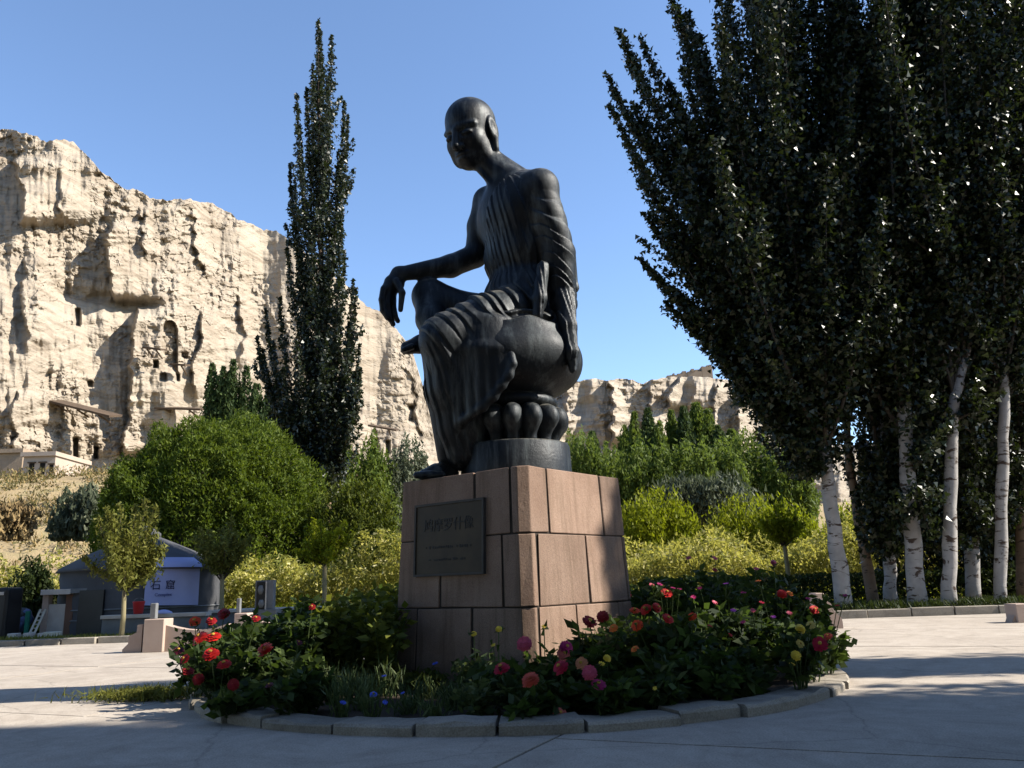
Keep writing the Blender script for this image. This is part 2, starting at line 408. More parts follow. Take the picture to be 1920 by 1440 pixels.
# joint positions round each course (0..1 plaque face, 1..2 right face, ...)
courses = [[0.20, 0.62, 1.07, 1.40, 1.82, 2.2, 2.7, 3.1, 3.6], [0.38, 0.845, 1.085, 1.54, 1.93, 2.3, 2.75, 3.1, 3.55], [0.645, 0.915, 1.20, 1.74, 2.1, 2.5, 2.9, 3.25, 3.7]]
for ci, js in enumerate(courses):
    z0, z1 = PZ[ci] + 0.006, PZ[ci + 1] - 0.006
    for k_, s0 in enumerate(js):
        s1 = js[(k_ + 1) % len(js)] + (4 if k_ == len(js) - 1 else 0)
        g_ = 0.0075; s0_, s1_ = s0 + g_, s1 - g_
        brk = [s0_]
        for q_ in range(0, 10):
            for off in (-0.04, 0.0, 0.04):
                v_ = q_ + off
                if s0_ < v_ < s1_: brk.append(v_)
        brk = sorted(set(brk + [s1_])); brk = [s0_] + [x for x in brk[1:-1] if x - s0_ > 0.005 and s1_ - x > 0.005] + [s1_]
        # only the facets, not mid-chamfer points
        brk = [x for x in brk if not (abs(x - round(x)) < 1e-6)]
        push = rng.uniform(-0.003, 0.004); lean = rng.uniform(-0.002, 0.002)
        po0, po1 = perim(z0, -push), perim(z1, -push - lean); pi0, pi1 = perim(z0, 0.14), perim(z1, 0.14)
        m_ = len(brk); V = []
        for pts, z in ((po0, z0), (po1, z1), (pi0, z0), (pi1, z1)): V += [(*along(pts, x), z) for x in brk]
        f = []
        for x in range(m_ - 1):
            f += [(x, x + 1, m_ + x + 1, m_ + x), (2 * m_ + x + 1, 2 * m_ + x, 3 * m_ + x, 3 * m_ + x + 1),
                  (m_ + x, m_ + x + 1, 3 * m_ + x + 1, 3 * m_ + x), (x + 1, x, 2 * m_ + x, 2 * m_ + x + 1)]
        f += [(0, m_, 3 * m_, 2 * m_), (m_ - 1, 3 * m_ - 1, 4 * m_ - 1, 2 * m_ - 1)]
        V = np.asarray(V, float); V[:2 * m_] += rng.normal(0, 0.0028, (2 * m_, 3))
        me = bevelled(MB().add(V, f), 0.009, 2, 'block')
        obj('block', me, m_pink, plinth)
# top slab between the blocks
V = []
for z in (1.85, 2.012): V += [(*p, z) for p in perim(z, 0.13)]
MB().add(V, [(k_, (k_ + 1) % 8, (k_ + 1) % 8 + 8, k_ + 8) for k_ in range(8)] + [tuple(range(8, 16))]).build('top_slab', m_pink, plinth)

# plaque on the left face, leaning with the batter
m_plaque = mottled('plaque_bronze', (0.030, 0.021, 0.012), (0.055, 0.038, 0.020), 5, 0.55, 0.2, 0.003, metal=0.4)
m_frame = mottled('plaque_frame', (0.055, 0.05, 0.045), (0.09, 0.08, 0.07), 6, 0.8, 0.3, 0.003)
m_letter = mottled('plaque_letters', (0.004, 0.004, 0.004), (0.008, 0.007, 0.006), 8, 0.6, 0.0)
tilt = math.atan(0.0345)
ex = np.array([-n1[1], n1[0], 0.0])                                   # left to right along the face as seen from the front
ex = np.array([n2[0], n2[1], 0.0])
en = np.array([n1[0] * math.cos(tilt), n1[1] * math.cos(tilt), math.sin(tilt)]); ez = np.cross(ex, -en); ez = np.cross(en, ex)
if ez[2] < 0: ez = -ez
def face_pt(u, z, out=0.0):
    p = n1 * half(z) + n2 * u; return np.array([p[0], p[1], z]) + en * out
# find the plaque's place on the face from its image corners
def face_from_px(px, py):
    d = ray(px, py); o_ = np.array([0, 0, H]) - np.array([SC[0], SC[1], 0])
    p0 = face_pt(0, 1.0); t_ = ((p0 - o_) @ en) / (d @ en); P = o_ + d * t_
    return P[:2] @ n2, P[2]
cs = [face_from_px(*p) for p in ((782, 950), (910, 940), (905, 1074), (785, 1076))]
u0, u1 = (cs[0][0] + cs[3][0]) / 2, (cs[1][0] + cs[2][0]) / 2; zt, zb = (cs[0][1] + cs[1][1]) / 2, (cs[2][1] + cs[3][1]) / 2
uc, zc, pw, ph = (u0 + u1) / 2, (zt + zb) / 2, u1 - u0, zt - zb
Rm = np.stack([ex, ez, en], 1)
pq = MB().box(face_pt(uc, zc, 0.012), (pw, ph, 0.022), R=Rm).build('plaque', m_plaque, plinth)
pq['label'] = 'dark engraved plaque with a row of large characters'
fr = MB(); bw = 0.022
for (a, c_, w_, h_) in ((uc, zt + bw / 2, pw + 2 * bw, bw), (uc, zb - bw / 2, pw + 2 * bw, bw), (u0 - bw / 2, zc, bw, ph), (u1 + bw / 2, zc, bw, ph)):
    fr.box(face_pt(a, c_, 0.016), (w_, h_, 0.036), R=Rm)
fr.build('frame', m_frame, pq)
def lettering(name, body, size, u, z, parent, mat, R, pos, align='CENTER', ext=0.002, space=1.0):
    cu = bpy.data.curves.new(name, 'FONT'); cu.body = body; cu.size = size; cu.align_x = align; cu.align_y = 'CENTER'
    cu.extrude = ext; cu.space_character = space; cu.materials.append(mat)
    tmp = bpy.data.objects.new('tmp_text', cu); C.objects.link(tmp)
    dg_ = bpy.context.evaluated_depsgraph_get(); me = bpy.data.meshes.new_from_object(tmp.evaluated_get(dg_))
    bpy.data.objects.remove(tmp); me.name = name
    o = bpy.data.objects.new(name, me); C.objects.link(o); o.parent = parent
    Mx = Matrix.Identity(4)
    for i_ in range(3):
        for j_ in range(3): Mx[i_][j_] = R[i_][j_]
    Mx.translation = pos; o.matrix_local = Mx
    return o
lettering('lettering', '鸠摩罗什像', 0.135, 0, 0, pq, m_letter, Rm, face_pt(uc, zt - ph * 0.31, 0.0245), space=1.0)
# lines too worn to read: low raised marks
for row, (fz, hw, hh_) in enumerate(((0.62, 0.30, 0.03), (0.80, 0.26, 0.024))):
    mk = MB(); u = -hw
    while u < hw:
        w_ = rng.uniform(0.008, 0.022)
        if rng.random() > 0.2: mk.box(face_pt(uc + u, zt - ph * fz + rng.uniform(-.004, .004), 0.0245), (w_, hh_ * rng.uniform(.5, 1), 0.003), R=Rm)
        u += w_ + rng.uniform(0.006, 0.014)
    mk.build('worn_text_line', m_letter, pq)['kind'] = 'stuff'

# ================================================================== bronze statue (modelled as distance fields, 1 unit = 1 image pixel at the statue's plane)
SU = SC[1] / F_PX                                # metres per unit
SO = np.array([SC[0], SC[1], 0.0])
def U(px, py, dy=0.0):
    return (at(px, py, SC[1] + dy * SU) - SO) / SU
def wpx(py):
    """units per image pixel at image row py"""
    P = at(960.0, py, SC[1]) - np.array([0, 0, H]); return float(P @ FWD) / SC[1]
class Field:
    def __init__(s, lo, hi, res):
        s.lo, s.res = np.array(lo, float), res
        s.n = [int((h - l_) / res) + 1 for l_, h in zip(lo, hi)]
        s.D = np.full(s.n, 1e3, np.float32)
    def sl(s, lo, hi):
        a = np.maximum(((np.asarray(lo) - s.lo) / s.res).astype(int), 0); b_ = np.minimum(((np.asarray(hi) - s.lo) / s.res).astype(int) + 2, s.n)
        if (b_ <= a).any(): return None
        g = [(s.lo[i] + s.res * np.arange(a[i], b_[i])).astype(np.float32) for i in range(3)]
        return tuple(slice(a[i], b_[i]) for i in range(3)), g[0][:, None, None], g[1][None, :, None], g[2][None, None, :]
    def put(s, q, d, k, mode):
        D = s.D[q]
        if mode == 'sub': 
            d = -d; h = np.clip(0.5 - 0.5 * (D - d) / k, 0, 1); s.D[q] = D + (d - D) * h + k * h * (1 - h)
        else:
            h = np.clip(0.5 + 0.5 * (D - d) / k, 0, 1); s.D[q] = D + (d - D) * h - k * h * (1 - h)
    def cap(s, a, b_, ra, rb, k=6.0, mode='add', wob=None):
        a, b_ = np.asarray(a, float), np.asarray(b_, float); R_ = max(ra, rb) + k * 1.5 + 14
        r = s.sl(np.minimum(a, b_) - R_, np.maximum(a, b_) + R_)
        if r is None: return
        q, x, y, z = r; ab = b_ - a
        t_ = np.clip(((x - a[0]) * ab[0] + (y - a[1]) * ab[1] + (z - a[2]) * ab[2]) / (ab @ ab), 0, 1)
        d = np.sqrt((x - a[0] - t_ * ab[0]) ** 2 + (y - a[1] - t_ * ab[1]) ** 2 + (z - a[2] - t_ * ab[2]) ** 2) - (ra + (rb - ra) * t_)
        if wob is not None: d = d + wob(x, y, z, t_)
        s.put(q, d, k, mode)
    def chain(s, pts, rads, k=6.0, wob=None):
        for i in range(len(pts) - 1): s.cap(pts[i], pts[i + 1], rads[i], rads[i + 1], k, 'add', wob)
    def ell(s, c, rad, R=None, k=6.0, mode='add', wob=None):
        c = np.asarray(c, float); rad = np.asarray(rad, float); R_ = max(rad) + k * 1.5 + 14
        r = s.sl(c - R_, c + R_)
        if r is None: return
        q, x, y, z = r; x, y, z = x - c[0], y - c[1], z - c[2]
        if R is None: p = (x, y, z)
        else: p = tuple(R[0, i] * x + R[1, i] * y + R[2, i] * z for i in range(3))
        k0 = np.sqrt(sum((p[i] / rad[i]) ** 2 for i in range(3))); k1 = np.sqrt(sum((p[i] / rad[i] ** 2) ** 2 for i in range(3))) + 1e-6
        d = k0 * (k0 - 1) / k1
        if wob is not None: d = d + wob(p[0], p[1], p[2])
        s.put(q, d.astype(np.float32), k, mode)
    def mesh(s, name):
        D = s.D; ins = D < 0
        n0, n1_, n2_ = D.shape
        cnt = np.zeros((n0 - 1, n1_ - 1, n2_ - 1), np.int8)
        for a in (0, 1):
            for b_ in (0, 1):
                for c in (0, 1): cnt += ins[a:n0 - 1 + a, b_:n1_ - 1 + b_, c:n2_ - 1 + c]
        cells = np.argwhere((cnt > 0) & (cnt < 8))
        vid = np.full(cnt.shape, -1, np.int32); vid[tuple(cells.T)] = np.arange(len(cells))
        acc = np.zeros((len(cells), 3)); num = np.zeros(len(cells))
        corner = [(a, b_, c) for a in (0, 1) for b_ in (0, 1) for c in (0, 1)]
        val = {o: D[cells[:, 0] + o[0], cells[:, 1] + o[1], cells[:, 2] + o[2]].astype(float) for o in corner}
        for o in corner:
            for ax in range(3):
                if o[ax]: continue
                p = list(o); p[ax] = 1; p = tuple(p); va, vb = val[o], val[p]
                m_ = (va < 0) != (vb < 0); t_ = np.where(m_, va / np.where(m_, va - vb, 1), 0)
                P = np.tile(np.array(o, float), (len(cells), 1)); P[:, ax] = t_
                acc[m_] += P[m_]; num[m_] += 1
        V = (cells + acc / num[:, None]) * s.res + s.lo
        quads = []
        for ax in range(3):
            A = [slice(1, -1)] * 3; A[ax] = slice(0, -1); B = [slice(1, -1)] * 3; B[ax] = slice(1, None)
            ia, ib = ins[tuple(A)], ins[tuple(B)]; e = np.argwhere(ia != ib); base = e.copy()
            for j in range(3):
                if j != ax: base[:, j] += 1
            u, v = (ax + 1) % 3, (ax + 2) % 3
            def g_(du, dv):
                c_ = base.copy(); c_[:, u] -= du; c_[:, v] -= dv; return vid[tuple(c_.T)]
            q = np.stack([g_(1, 1), g_(0, 1), g_(0, 0), g_(1, 0)], -1)
            flip = ~ia[tuple(e.T)]; q[flip] = q[flip][:, ::-1]; quads.append(q)
        q = np.concatenate(quads); q = q[(q >= 0).all(1)]
        return MB().add(V * SU, q).mesh(name, True)

def frame_of(yaw_left, pitch_down, roll=0.0):
    """columns: forward, figure's left, up"""
    f = np.array([-math.sin(yaw_left) * math.cos(pitch_down), -math.cos(yaw_left) * math.cos(pitch_down), -math.sin(pitch_down)])
    l_ = np.cross([0, 0, 1], f); l_ /= np.linalg.norm(l_); u = np.cross(f, l_)
    l2 = l_ * math.cos(roll) + u * math.sin(roll); u2 = np.cross(f, l2)
    return np.stack([f, l2, u2], 1)
zlo = U(960, 895)[2] - 10
lo, hi = (-285, -190, zlo), (215, 190, U(880, 178)[2] + 12)
RES = 2.2
fig = Field(lo, hi, RES)
# ---- head
HR = frame_of(math.radians(36), math.radians(24)); hs_ = wpx(250.0) * 0.985
HC = U(884, 250, 8)
def hp(f_, l_, u_): return HC + HR @ (np.array([f_, l_, u_], float) * hs_)
def hell(c, r, k=6, mode='add', R=None): fig.ell(hp(*c), np.array(r) * hs_, HR if R is None else R, k * hs_, mode)
def hcap(a, b_, ra, rb, k=5, mode='add'): fig.cap(hp(*a), hp(*b_), ra * hs_, rb * hs_, k * hs_, mode)
hell((-6, 0, 20), (54, 46, 48))
hell((8, 0, -14), (46, 41, 50), 14)
hell((28, 0, -50), (22, 25, 20), 16)
for s_ in (-1, 1):
    hell((30, s_ * 25, -20), (16, 14, 17), 10)                   # cheek
    hell((14, s_ * 32, -42), (20, 9, 16), 12)                    # jaw angle
    hcap((47, s_ * 6, 9), (35, s_ * 34, 8), 5.5, 4.0, 7)         # brow ridge
    hell((53, s_ * 19, -3), (9, 13, 8), 5, 'sub')                # eye socket
    hell((43, s_ * 18.5, -5), (9, 12, 6.5), 2.5)                 # eyeball with lowered lid
    hcap((51.5, s_ * 10, -8), (46, s_ * 28, -9), 1.2, 1.0, 1.5, 'sub')
    hell((-4, s_ * 47, -6), (15, 5, 24), 3)                      # ear
    hcap((-2, s_ * 47, -24), (3, s_ * 46, -44), 6.5, 6, 4)       # long lobe
    hell((-1, s_ * 53, -2), (8, 4, 14), 2, 'sub')
hcap((52, 0, 4), (63, 0, -24), 5, 8, 6)                          # nose
for s_ in (-1, 1): hell((56, s_ * 8, -27), (6, 5, 5), 3)
hell((50, 0, -39), (7, 15, 4.2), 3); hell((49, 0, -47), (7, 13, 4.6), 3)
hcap((57, -12, -43), (57, 12, -43), 1.3, 1.3, 1.5, 'sub')
# ---- neck and shoulders
w3 = wpx(330.0)
NB = U(951, 343, 12)
fig.cap(U(906, 296, 12), NB, 27, 33, 10)
fig.cap(U(925, 300, 18), U(985, 342, 14), 20, 24, 14); fig.cap(U(948, 326, -6), U(1008, 350, -30), 16, 24, 16)
for dx in (-6, 10): fig.cap(U(898 + dx, 312, 0), U(934 + dx, 352, -4), 6, 5, 6)
LS, RS = U(1012, 352, -52), U(915, 378, 62)
fig.cap(LS, RS, 30, 29, 18)
# ---- torso
PV = U(985, 585, 14)
CH = U(960, 425, 8)
TR = frame_of(math.radians(47), math.radians(8))
fig.ell(U(957, 405, 4), (52, 86, 78), TR, 20)
fig.ell(U(966, 475, 8), (47, 72, 80), TR, 20)
fig.ell(U(975, 560, 12), (62, 80, 60), TR, 22)
# ---- right arm on the raised knee
RE, RW = U(891, 480, 72), U(748, 514, 12)
fig.chain([RS, U(900, 425, 74), RE], [31, 26, 22], 10)
fig.chain([RE, U(845, 499, 50), RW], [25, 23, 14], 8)
def hand(wr, palm, spec, thumb):
    fig.cap(wr, palm, 13.5, 14.5, 6)
    for base, mid, mid2, tip, r in spec: fig.chain([base, mid, mid2, tip], [r, r * 0.95, r * .85, r * 0.7], 1.6)
    fig.chain(thumb, [7.5, 6.8, 5.2], 3)
hw = RW
fig.cap(RW, U(738, 530, 8), 15, 16, 8); fig.cap(U(732, 530, 4), U(746, 534, 18), 12, 13, 8)
PA = [(722, 545, -10), (729, 549, -1), (737, 551, 8), (744, 549, 17)]
fingers = [[(720, 542, -10), (716, 562, -12), (718, 582, -10), (727, 597, -6)],
           [(729, 545, -2), (727, 570, -4), (730, 592, -2), (737, 608, 2)],
           [(736, 545, 7), (736, 570, 6), (739, 590, 8), (746, 602, 11)],
           [(738, 543, 15), (738, 564, 15), (739, 580, 17), (743, 592, 19)]]
for fpts, r in zip(fingers, (6.6, 7.0, 6.6, 5.6)):
    fig.chain([U(*p) for p in fpts], [r + 1, r, r * .92, r * .75], 2.0)
fig.chain([U(744, 528, -6), U(754, 549, -14), U(751, 581, -12)], [8, 6.6, 5], 3)     # thumb
fig.cap(U(727, 538, -2), U(740, 540, 12), 11, 11, 6)
# ---- left arm, hand on the seat
LE, LW = U(1046, 478, -42), U(1050, 578, -38)
fig.chain([LS, LE], [31, 25], 10); fig.chain([LE, LW], [24, 17], 8)
fig.cap(LW, U(1046, 604, -50), 15, 16, 6)
for i, dx in enumerate((-14, -4, 6, 15)):
    fig.chain([U(1044 + dx * .5, 602, -56 + i * 4), U(1036 + dx, 612, -70 + i * 5), U(1034 + dx * 1.1, 628, -74 + i * 6)], [7, 6.4, 5], 2)
# ---- right leg drawn up, foot on the left knee
RH, RK = U(965, 592, 46), U(806, 556, 40)
fig.chain([RH, U(872, 588, 48), RK], [44, 42, 35], 10)
fig.chain([RK, U(808, 600, 6), U(818, 640, -26)], [34, 28, 19], 12)
fig.chain([U(822, 645, -28), U(790, 645, -44), U(764, 652, -54)], [20, 17, 13], 8)
for i in range(5): fig.cap(U(772, 650 + i * 1.5, -66 + i * 7), U(757 - (2 - abs(i - 1)), 656 + i * 1.6, -70 + i * 7), 6 - i * .4, 5 - i * .4, 2)
# ---- left leg to the plinth
LH, LK, LA = U(1000, 592, -22), U(824, 640, -84), U(838, 856, -34)
fig.chain([LH, LK], [44, 38], 10); fig.chain([LK, U(832, 745, -60), LA], [36, 31, 18], 8)
zt_ = (2.02 - 0.004) / SU
def foot(px, py, dy, up): p = U(px, py, dy); p[2] = zt_ + up; return p
fig.chain([foot(842, 870, -22, 15), foot(818, 878, -44, 14), foot(796, 884, -56, 9)], [18, 16, 11], 6)
for i in range(5): fig.cap(foot(806 + i * 6, 884, -66 + i * 3 - i * i * .2, 8), foot(781 + i * 6.5, 888, -74 + i * 1.5, 6.5 - i * .2), 7.5 - i * .5, 6.3 - i * .5, 2)
me_fig = fig.mesh('body')

# ---- robe: cloth over left shoulder, chest, left arm, lap and shin
robe = Field(lo, hi, 1.95)
def saw(c, sharp=0.75):
    c = c + 0.16 * np.sin(2.1 * c + 0.7) + 0.09 * np.sin(5.3 * c); c = c - np.floor(c); return np.where(c < sharp, c / sharp, (1 - c) / (1 - sharp))
TF, TL, TU = TR[:, 0], TR[:, 1], TR[:, 2]
c_t = U(966, 475, 8)
def torso_fold(p0, p1, p2):
    ang = np.arctan2(p1, p0 + 1e-6)
    return -3.0 * saw(ang * 4.4 + p2 * 0.0045 + 0.22 * np.sin(p2 * 0.03), 0.88) + 1.0
robe.ell(U(957, 408, 4), (57, 90, 84), TR, 16, wob=torso_fold)
robe.ell(U(966, 475, 8), (52, 77, 84), TR, 16, wob=torso_fold)
robe.ell(U(976, 558, 12), (66, 84, 64), TR, 16, wob=torso_fold)
robe.cap(LS, U(960, 372, -2), 34, 36, 16); robe.cap(U(985, 340, -22), U(1014, 352, -48), 24, 33, 14)
# leave the right shoulder, arm and chest bare: cut by a plane from the neck to the right flank
q, x, y, z = robe.sl(lo, np.array(hi))
pn = -TL * 0.80 + TU * 0.42 + TF * 0.10; pn /= np.linalg.norm(pn); p0 = U(948, 356, -20)
bare = (x - p0[0]) * pn[0] + (y - p0[1]) * pn[1] + (z - p0[2]) * pn[2]
bare = bare - 4 * np.sin(z * 0.05)
robe.D[q] = np.maximum(robe.D[q], bare.astype(np.float32))
pn2 = np.array([0, 0, 1.0]); neck_c = U(940, 338, 2)
robe.ell(neck_c, (44, 46, 40), None, 6, 'sub')
# sleeve with crosswise creases
zsl = U(1040, 395)[2]
def sleeve_fold(x, y, z, t_): return -4.6 * np.clip((zsl - z) / 60 + .15, 0.05, 1) * saw(z * 0.040 + 0.016 * x + 0.024 * y + 0.35 * np.sin(x * .08 + z * .03), 0.88) + 1.0
robe.chain([LS, LE], [35, 31], 10, wob=sleeve_fold); robe.chain([LE, U(1054, 575, -36)], [30, 27], 8, wob=sleeve_fold)
# hanging end of the sleeve behind the hand, over the seat
robe.chain([U(1056, 560, -46), U(1064, 612, -74), U(1071, 660, -86), U(1074, 692, -84)], [22, 15, 11, 6], 6, wob=lambda x, y, z, t_: -3 * saw(x * .09 + y * .07, .6))
robe.chain([U(1066, 470, 0), U(1076, 540, 14), U(1074, 552, 20)], [14, 9, 4], 8)
robe.chain([U(1018, 500, -70), U(1012, 560, -80), U(1008, 592, -84)], [10, 12, 9], 8, wob=lambda x, y, z, t_: -2.5 * saw(x * .1 + y * .05, .6))
# lap: cloth stretched across the left thigh, stepping in folds towards the knee
ax_ = LK - U(975, 582, -30); La = np.linalg.norm(ax_); ax_ /= La; o_ = U(975, 582, -30)
def lap_fold(x, y, z, t_):
    s_ = ((x - o_[0]) * ax_[0] + (y - o_[1]) * ax_[1] + (z - o_[2]) * ax_[2]) / La
    dz = np.maximum(o_[2] - 20 - z, 0)
    return -8.0 * saw(s_ * 7.4 + dz * 0.010 + .06 * np.sin(dz * .08), 0.93) ** 0.6 + 2.5
robe.chain([U(985, 578, -24), U(905, 604, -58), U(832, 634, -82)], [48, 47, 42], 12, wob=lap_fold)
def skirt_fold(x, y, z, t_): return -4.4 * saw(x * 0.045 - y * 0.035 + z * 0.008 + 0.4 * np.sin(z * 0.02), 0.86) + 1.0
robe.chain([U(930, 618, -60), U(930, 690, -52)], [40, 26], 14, wob=lap_fold)
robe.chain([U(838, 648, -78), U(842, 730, -60), U(856, 800, -44), U(864, 846, -34)], [44, 42, 37, 33], 14, wob=skirt_fold)
robe.chain([U(898, 650, -58), U(892, 740, -46), U(886, 846, -28)], [44, 42, 34], 16, wob=skirt_fold)
robe.chain([U(935, 660, -66), U(938, 705, -60), U(925, 740, -52)], [30, 26, 16], 12, wob=skirt_fold)
# pleats hanging from the lap over the front of the seat
for (x0, x1, ye, d0, d1, r_) in ((872, 862, 790, -92, -84, 17), (890, 884, 775, -95, -98, 16), (907, 904, 762, -98, -108, 15), (922, 923, 742, -98, -116, 14), (936, 940, 722, -96, -122, 12), (947, 954, 706, -92, -126, 10), (955, 961, 684, -88, -128, 7)):
    robe.chain([U(x0, 606, d0), U((x0 + x1) / 2 - 3, 655, (d0 + d1) / 2 - 6), U(x1, ye, d1)], [r_ * 1.3, r_ * 1.05, r_ * .62], 8.0)
robe.chain([U(852, 806, -74), U(872, 786, -93), U(904, 764, -109), U(926, 744, -118), U(942, 722, -124), U(956, 702, -128), U(963, 682, -129), U(957, 640, -116)], [6, 7, 7, 7, 6.5, 6, 5, 5], 7.0)
me_robe = robe.mesh('robe')

m_bronze, n, l, b = nodes('weathered_bronze')
tc = n.new('ShaderNodeTexCoord')
t = _noise(n, l, 2.2, 7, 0.65); r = _ramp(n, l, t.outputs[0], [(0.3, (0.006, 0.008, 0.011)), (0.55, (0.014, 0.018, 0.023)), (0.75, (0.042, 0.050, 0.056))])
mp = n.new('ShaderNodeMapping'); mp.inputs['Scale'].default_value = (8, 8, 0.9); l.new(tc.outputs['Object'], mp.inputs[0])
t2 = _noise(n, l, 1.0, 6, 0.7, vec=mp.outputs[0]); r2 = _ramp(n, l, t2.outputs[0], [(0.50, (0, 0, 0)), (0.68, (0.8, 0.8, 0.8))])
col = _mix(n, l, r2.outputs[0], r.outputs[0], (0.085, 0.100, 0.105))
# dusty pale tone painted on what faces the sky, imitating sunlit tops
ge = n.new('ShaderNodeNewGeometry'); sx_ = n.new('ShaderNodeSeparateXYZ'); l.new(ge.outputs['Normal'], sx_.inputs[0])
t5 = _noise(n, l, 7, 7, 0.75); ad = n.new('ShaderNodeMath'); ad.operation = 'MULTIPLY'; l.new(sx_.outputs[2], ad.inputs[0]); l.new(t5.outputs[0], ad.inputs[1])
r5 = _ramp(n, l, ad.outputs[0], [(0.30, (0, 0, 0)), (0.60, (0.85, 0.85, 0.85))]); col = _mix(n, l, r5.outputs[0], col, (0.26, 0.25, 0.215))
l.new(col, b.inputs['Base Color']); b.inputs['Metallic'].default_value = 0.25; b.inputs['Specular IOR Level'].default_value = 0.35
rr_ = _ramp(n, l, t.outputs[0], [(0.3, (0.36, 0.36, 0.36)), (0.7, (0.62, 0.62, 0.62))]); l.new(rr_.outputs[0], b.inputs['Roughness'])
t3 = _noise(n, l, 22, 8, 0.75); _bump(n, l, b, t3.outputs[0], 0.45, 0.012)

statue = thing('bronze_statue', 'dark bronze statue of a seated monk with bowed head, hand hanging over raised knee', 'statue', tuple(SO))
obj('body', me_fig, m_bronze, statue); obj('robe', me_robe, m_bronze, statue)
# ---- seat: swollen drum with a lip, ring, lotus petals and base
sx = U(968, 880, 0)
def lz(py): return U(968, py, 0)[2]
seat = Field((sx[0] - 150, -150, lz(770)), (sx[0] + 150, 150, lz(570)), 3.0)
sc_ = np.array([sx[0] + 2, 0, lz(672)]); hgt = (lz(590) - lz(757)) / 2
zc_lo, h_lo = (lz(603) + lz(762)) / 2, (lz(603) - lz(762)) / 2
seat.ell(np.array([sx[0] + 2, 0, zc_lo]), (134, 129, h_lo), None, 6, wob=lambda x, y, z: 1.2 * np.sin(x * .05 + z * .04))
seat.ell(np.array([sx[0] + 4, -4, (lz(592) + lz(668)) / 2]), (108, 104, (lz(592) - lz(668)) / 2), None, 26)
for k_ in range(30):                                                          # crease under the folded edge of the seat cover
    a_ = math.radians(-112 + k_ * 2.7); z_ = lz(620 + 5 * math.sin(k_ * .33) - 4 * abs(k_ - 15) / 15 * (k_ < 6))
    zz_ = (z_ - zc_lo) / h_lo; z2_ = (z_ - (lz(592) + lz(668)) / 2) / ((lz(592) - lz(668)) / 2); r_ = max(131 * math.sqrt(max(0, 1 - zz_ * zz_)), 106 * math.sqrt(max(0, 1 - z2_ * z2_))) + 7
    seat.ell(np.array([sx[0] + 3 + r_ * math.cos(a_), r_ * math.sin(a_), z_]), (15, 15, 6.5), None, 3.0, 'sub')
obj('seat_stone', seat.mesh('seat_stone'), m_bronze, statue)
rg = MB(); z1_, z0_ = lz(751) * SU, lz(771) * SU; zm = (z0_ + z1_) / 2
rg.lathe([(0.40, z0_), (0.455, z0_ + .02), (0.475, zm), (0.455, z1_ - .02), (0.40, z1_ + 0.03)], (sx[0] * SU, 0, 0), 40)
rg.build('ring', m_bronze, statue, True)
zb0, zb1 = 2.022, lz(838) * SU
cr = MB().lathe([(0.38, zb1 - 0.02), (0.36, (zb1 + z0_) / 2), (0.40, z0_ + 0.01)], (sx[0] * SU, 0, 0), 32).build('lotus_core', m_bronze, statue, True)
bs = MB().lathe([(0.592, zb0), (0.592, zb0 + 0.02), (0.578, zb1 - 0.03), (0.565, zb1 - 0.006), (0.53, zb1), (0.2, zb1 + 0.005)], (sx[0] * SU, 0, 0), 56)
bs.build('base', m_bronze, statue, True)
# one petal: plump at the top, drawn in to a narrow foot
pet = MB(); V = []; f = []; nu, nv = 9, 14
zt2, zb2 = lz(771) * SU, zb1 - 0.004
for i in range(nv):
    t_ = i / (nv - 1); z = zb2 + (zt2 - zb2) * t_
    w_ = 0.066 + 0.054 * sstep(0.15, 0.62, t_); dp = 0.05 + 0.115 * sstep(0.10, 0.62, t_)
    if t_ > 0.62: q_ = math.sqrt(max(0, 1 - ((t_ - 0.62) / 0.385) ** 2)); w_ *= 0.30 + 0.70 * q_; dp *= 0.25 + 0.75 * q_
    for j in range(nu):
        a = (j / (nu - 1) - 0.5) * math.pi; V.append((0.40 + (dp + 0.03) * math.cos(a), w_ * math.sin(a), z))
for i in range(nv - 1):
    for j in range(nu - 1): f.append((i * nu + j, i * nu + j + 1, (i + 1) * nu + j + 1, (i + 1) * nu + j))
f.append(tuple((nv - 1) * nu + j for j in range(nu))); f.append(tuple(range(nu - 1, -1, -1)))
pm = pet.add(V, f).mesh('petal', True)
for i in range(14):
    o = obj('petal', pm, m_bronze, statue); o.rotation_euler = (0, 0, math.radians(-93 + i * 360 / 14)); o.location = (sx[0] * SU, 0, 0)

# ================================================================== cliffs
def cliff_mat(name, c1, c2, c3):
    m, n, l, b = nodes(name); ge = n.new('ShaderNodeNewGeometry')
    t = _noise(n, l, 0.10, 8, 0.65, vec=ge.outputs['Position']); r = _ramp(n, l, t.outputs[0], [(0.3, c1), (0.7, c2)])
    mp = n.new('ShaderNodeMapping'); mp.inputs['Scale'].default_value = (0.10, 0.10, 1.1); l.new(ge.outputs['Position'], mp.inputs[0])
    t2 = _noise(n, l, 1.0, 6, 0.6, vec=mp.outputs[0]); r2 = _ramp(n, l, t2.outputs[0], [(0.46, (0, 0, 0)), (0.66, (0.8, 0.8, 0.8))])
    col = _mix(n, l, r2.outputs[0], r.outputs[0], c3)
    l.new(col, b.inputs['Base Color']); b.inputs['Roughness'].default_value = 1.0; b.inputs['Specular IOR Level'].default_value = 0.1
    t3 = _noise(n, l, 0.9, 10, 0.72, vec=ge.outputs['Position']); _bump(n, l, b, t3.outputs[0], 0.7, 0.4)
    mp2 = n.new('ShaderNodeMapping'); mp2.inputs['Scale'].default_value = (0.25, 0.25, 2.2); l.new(ge.outputs['Position'], mp2.inputs[0])
    t4 = _noise(n, l, 1.0, 5, 0.6, vec=mp2.outputs[0]); _bump(n, l, b, t4.outputs[0], 0.5, 0.5)
    return m
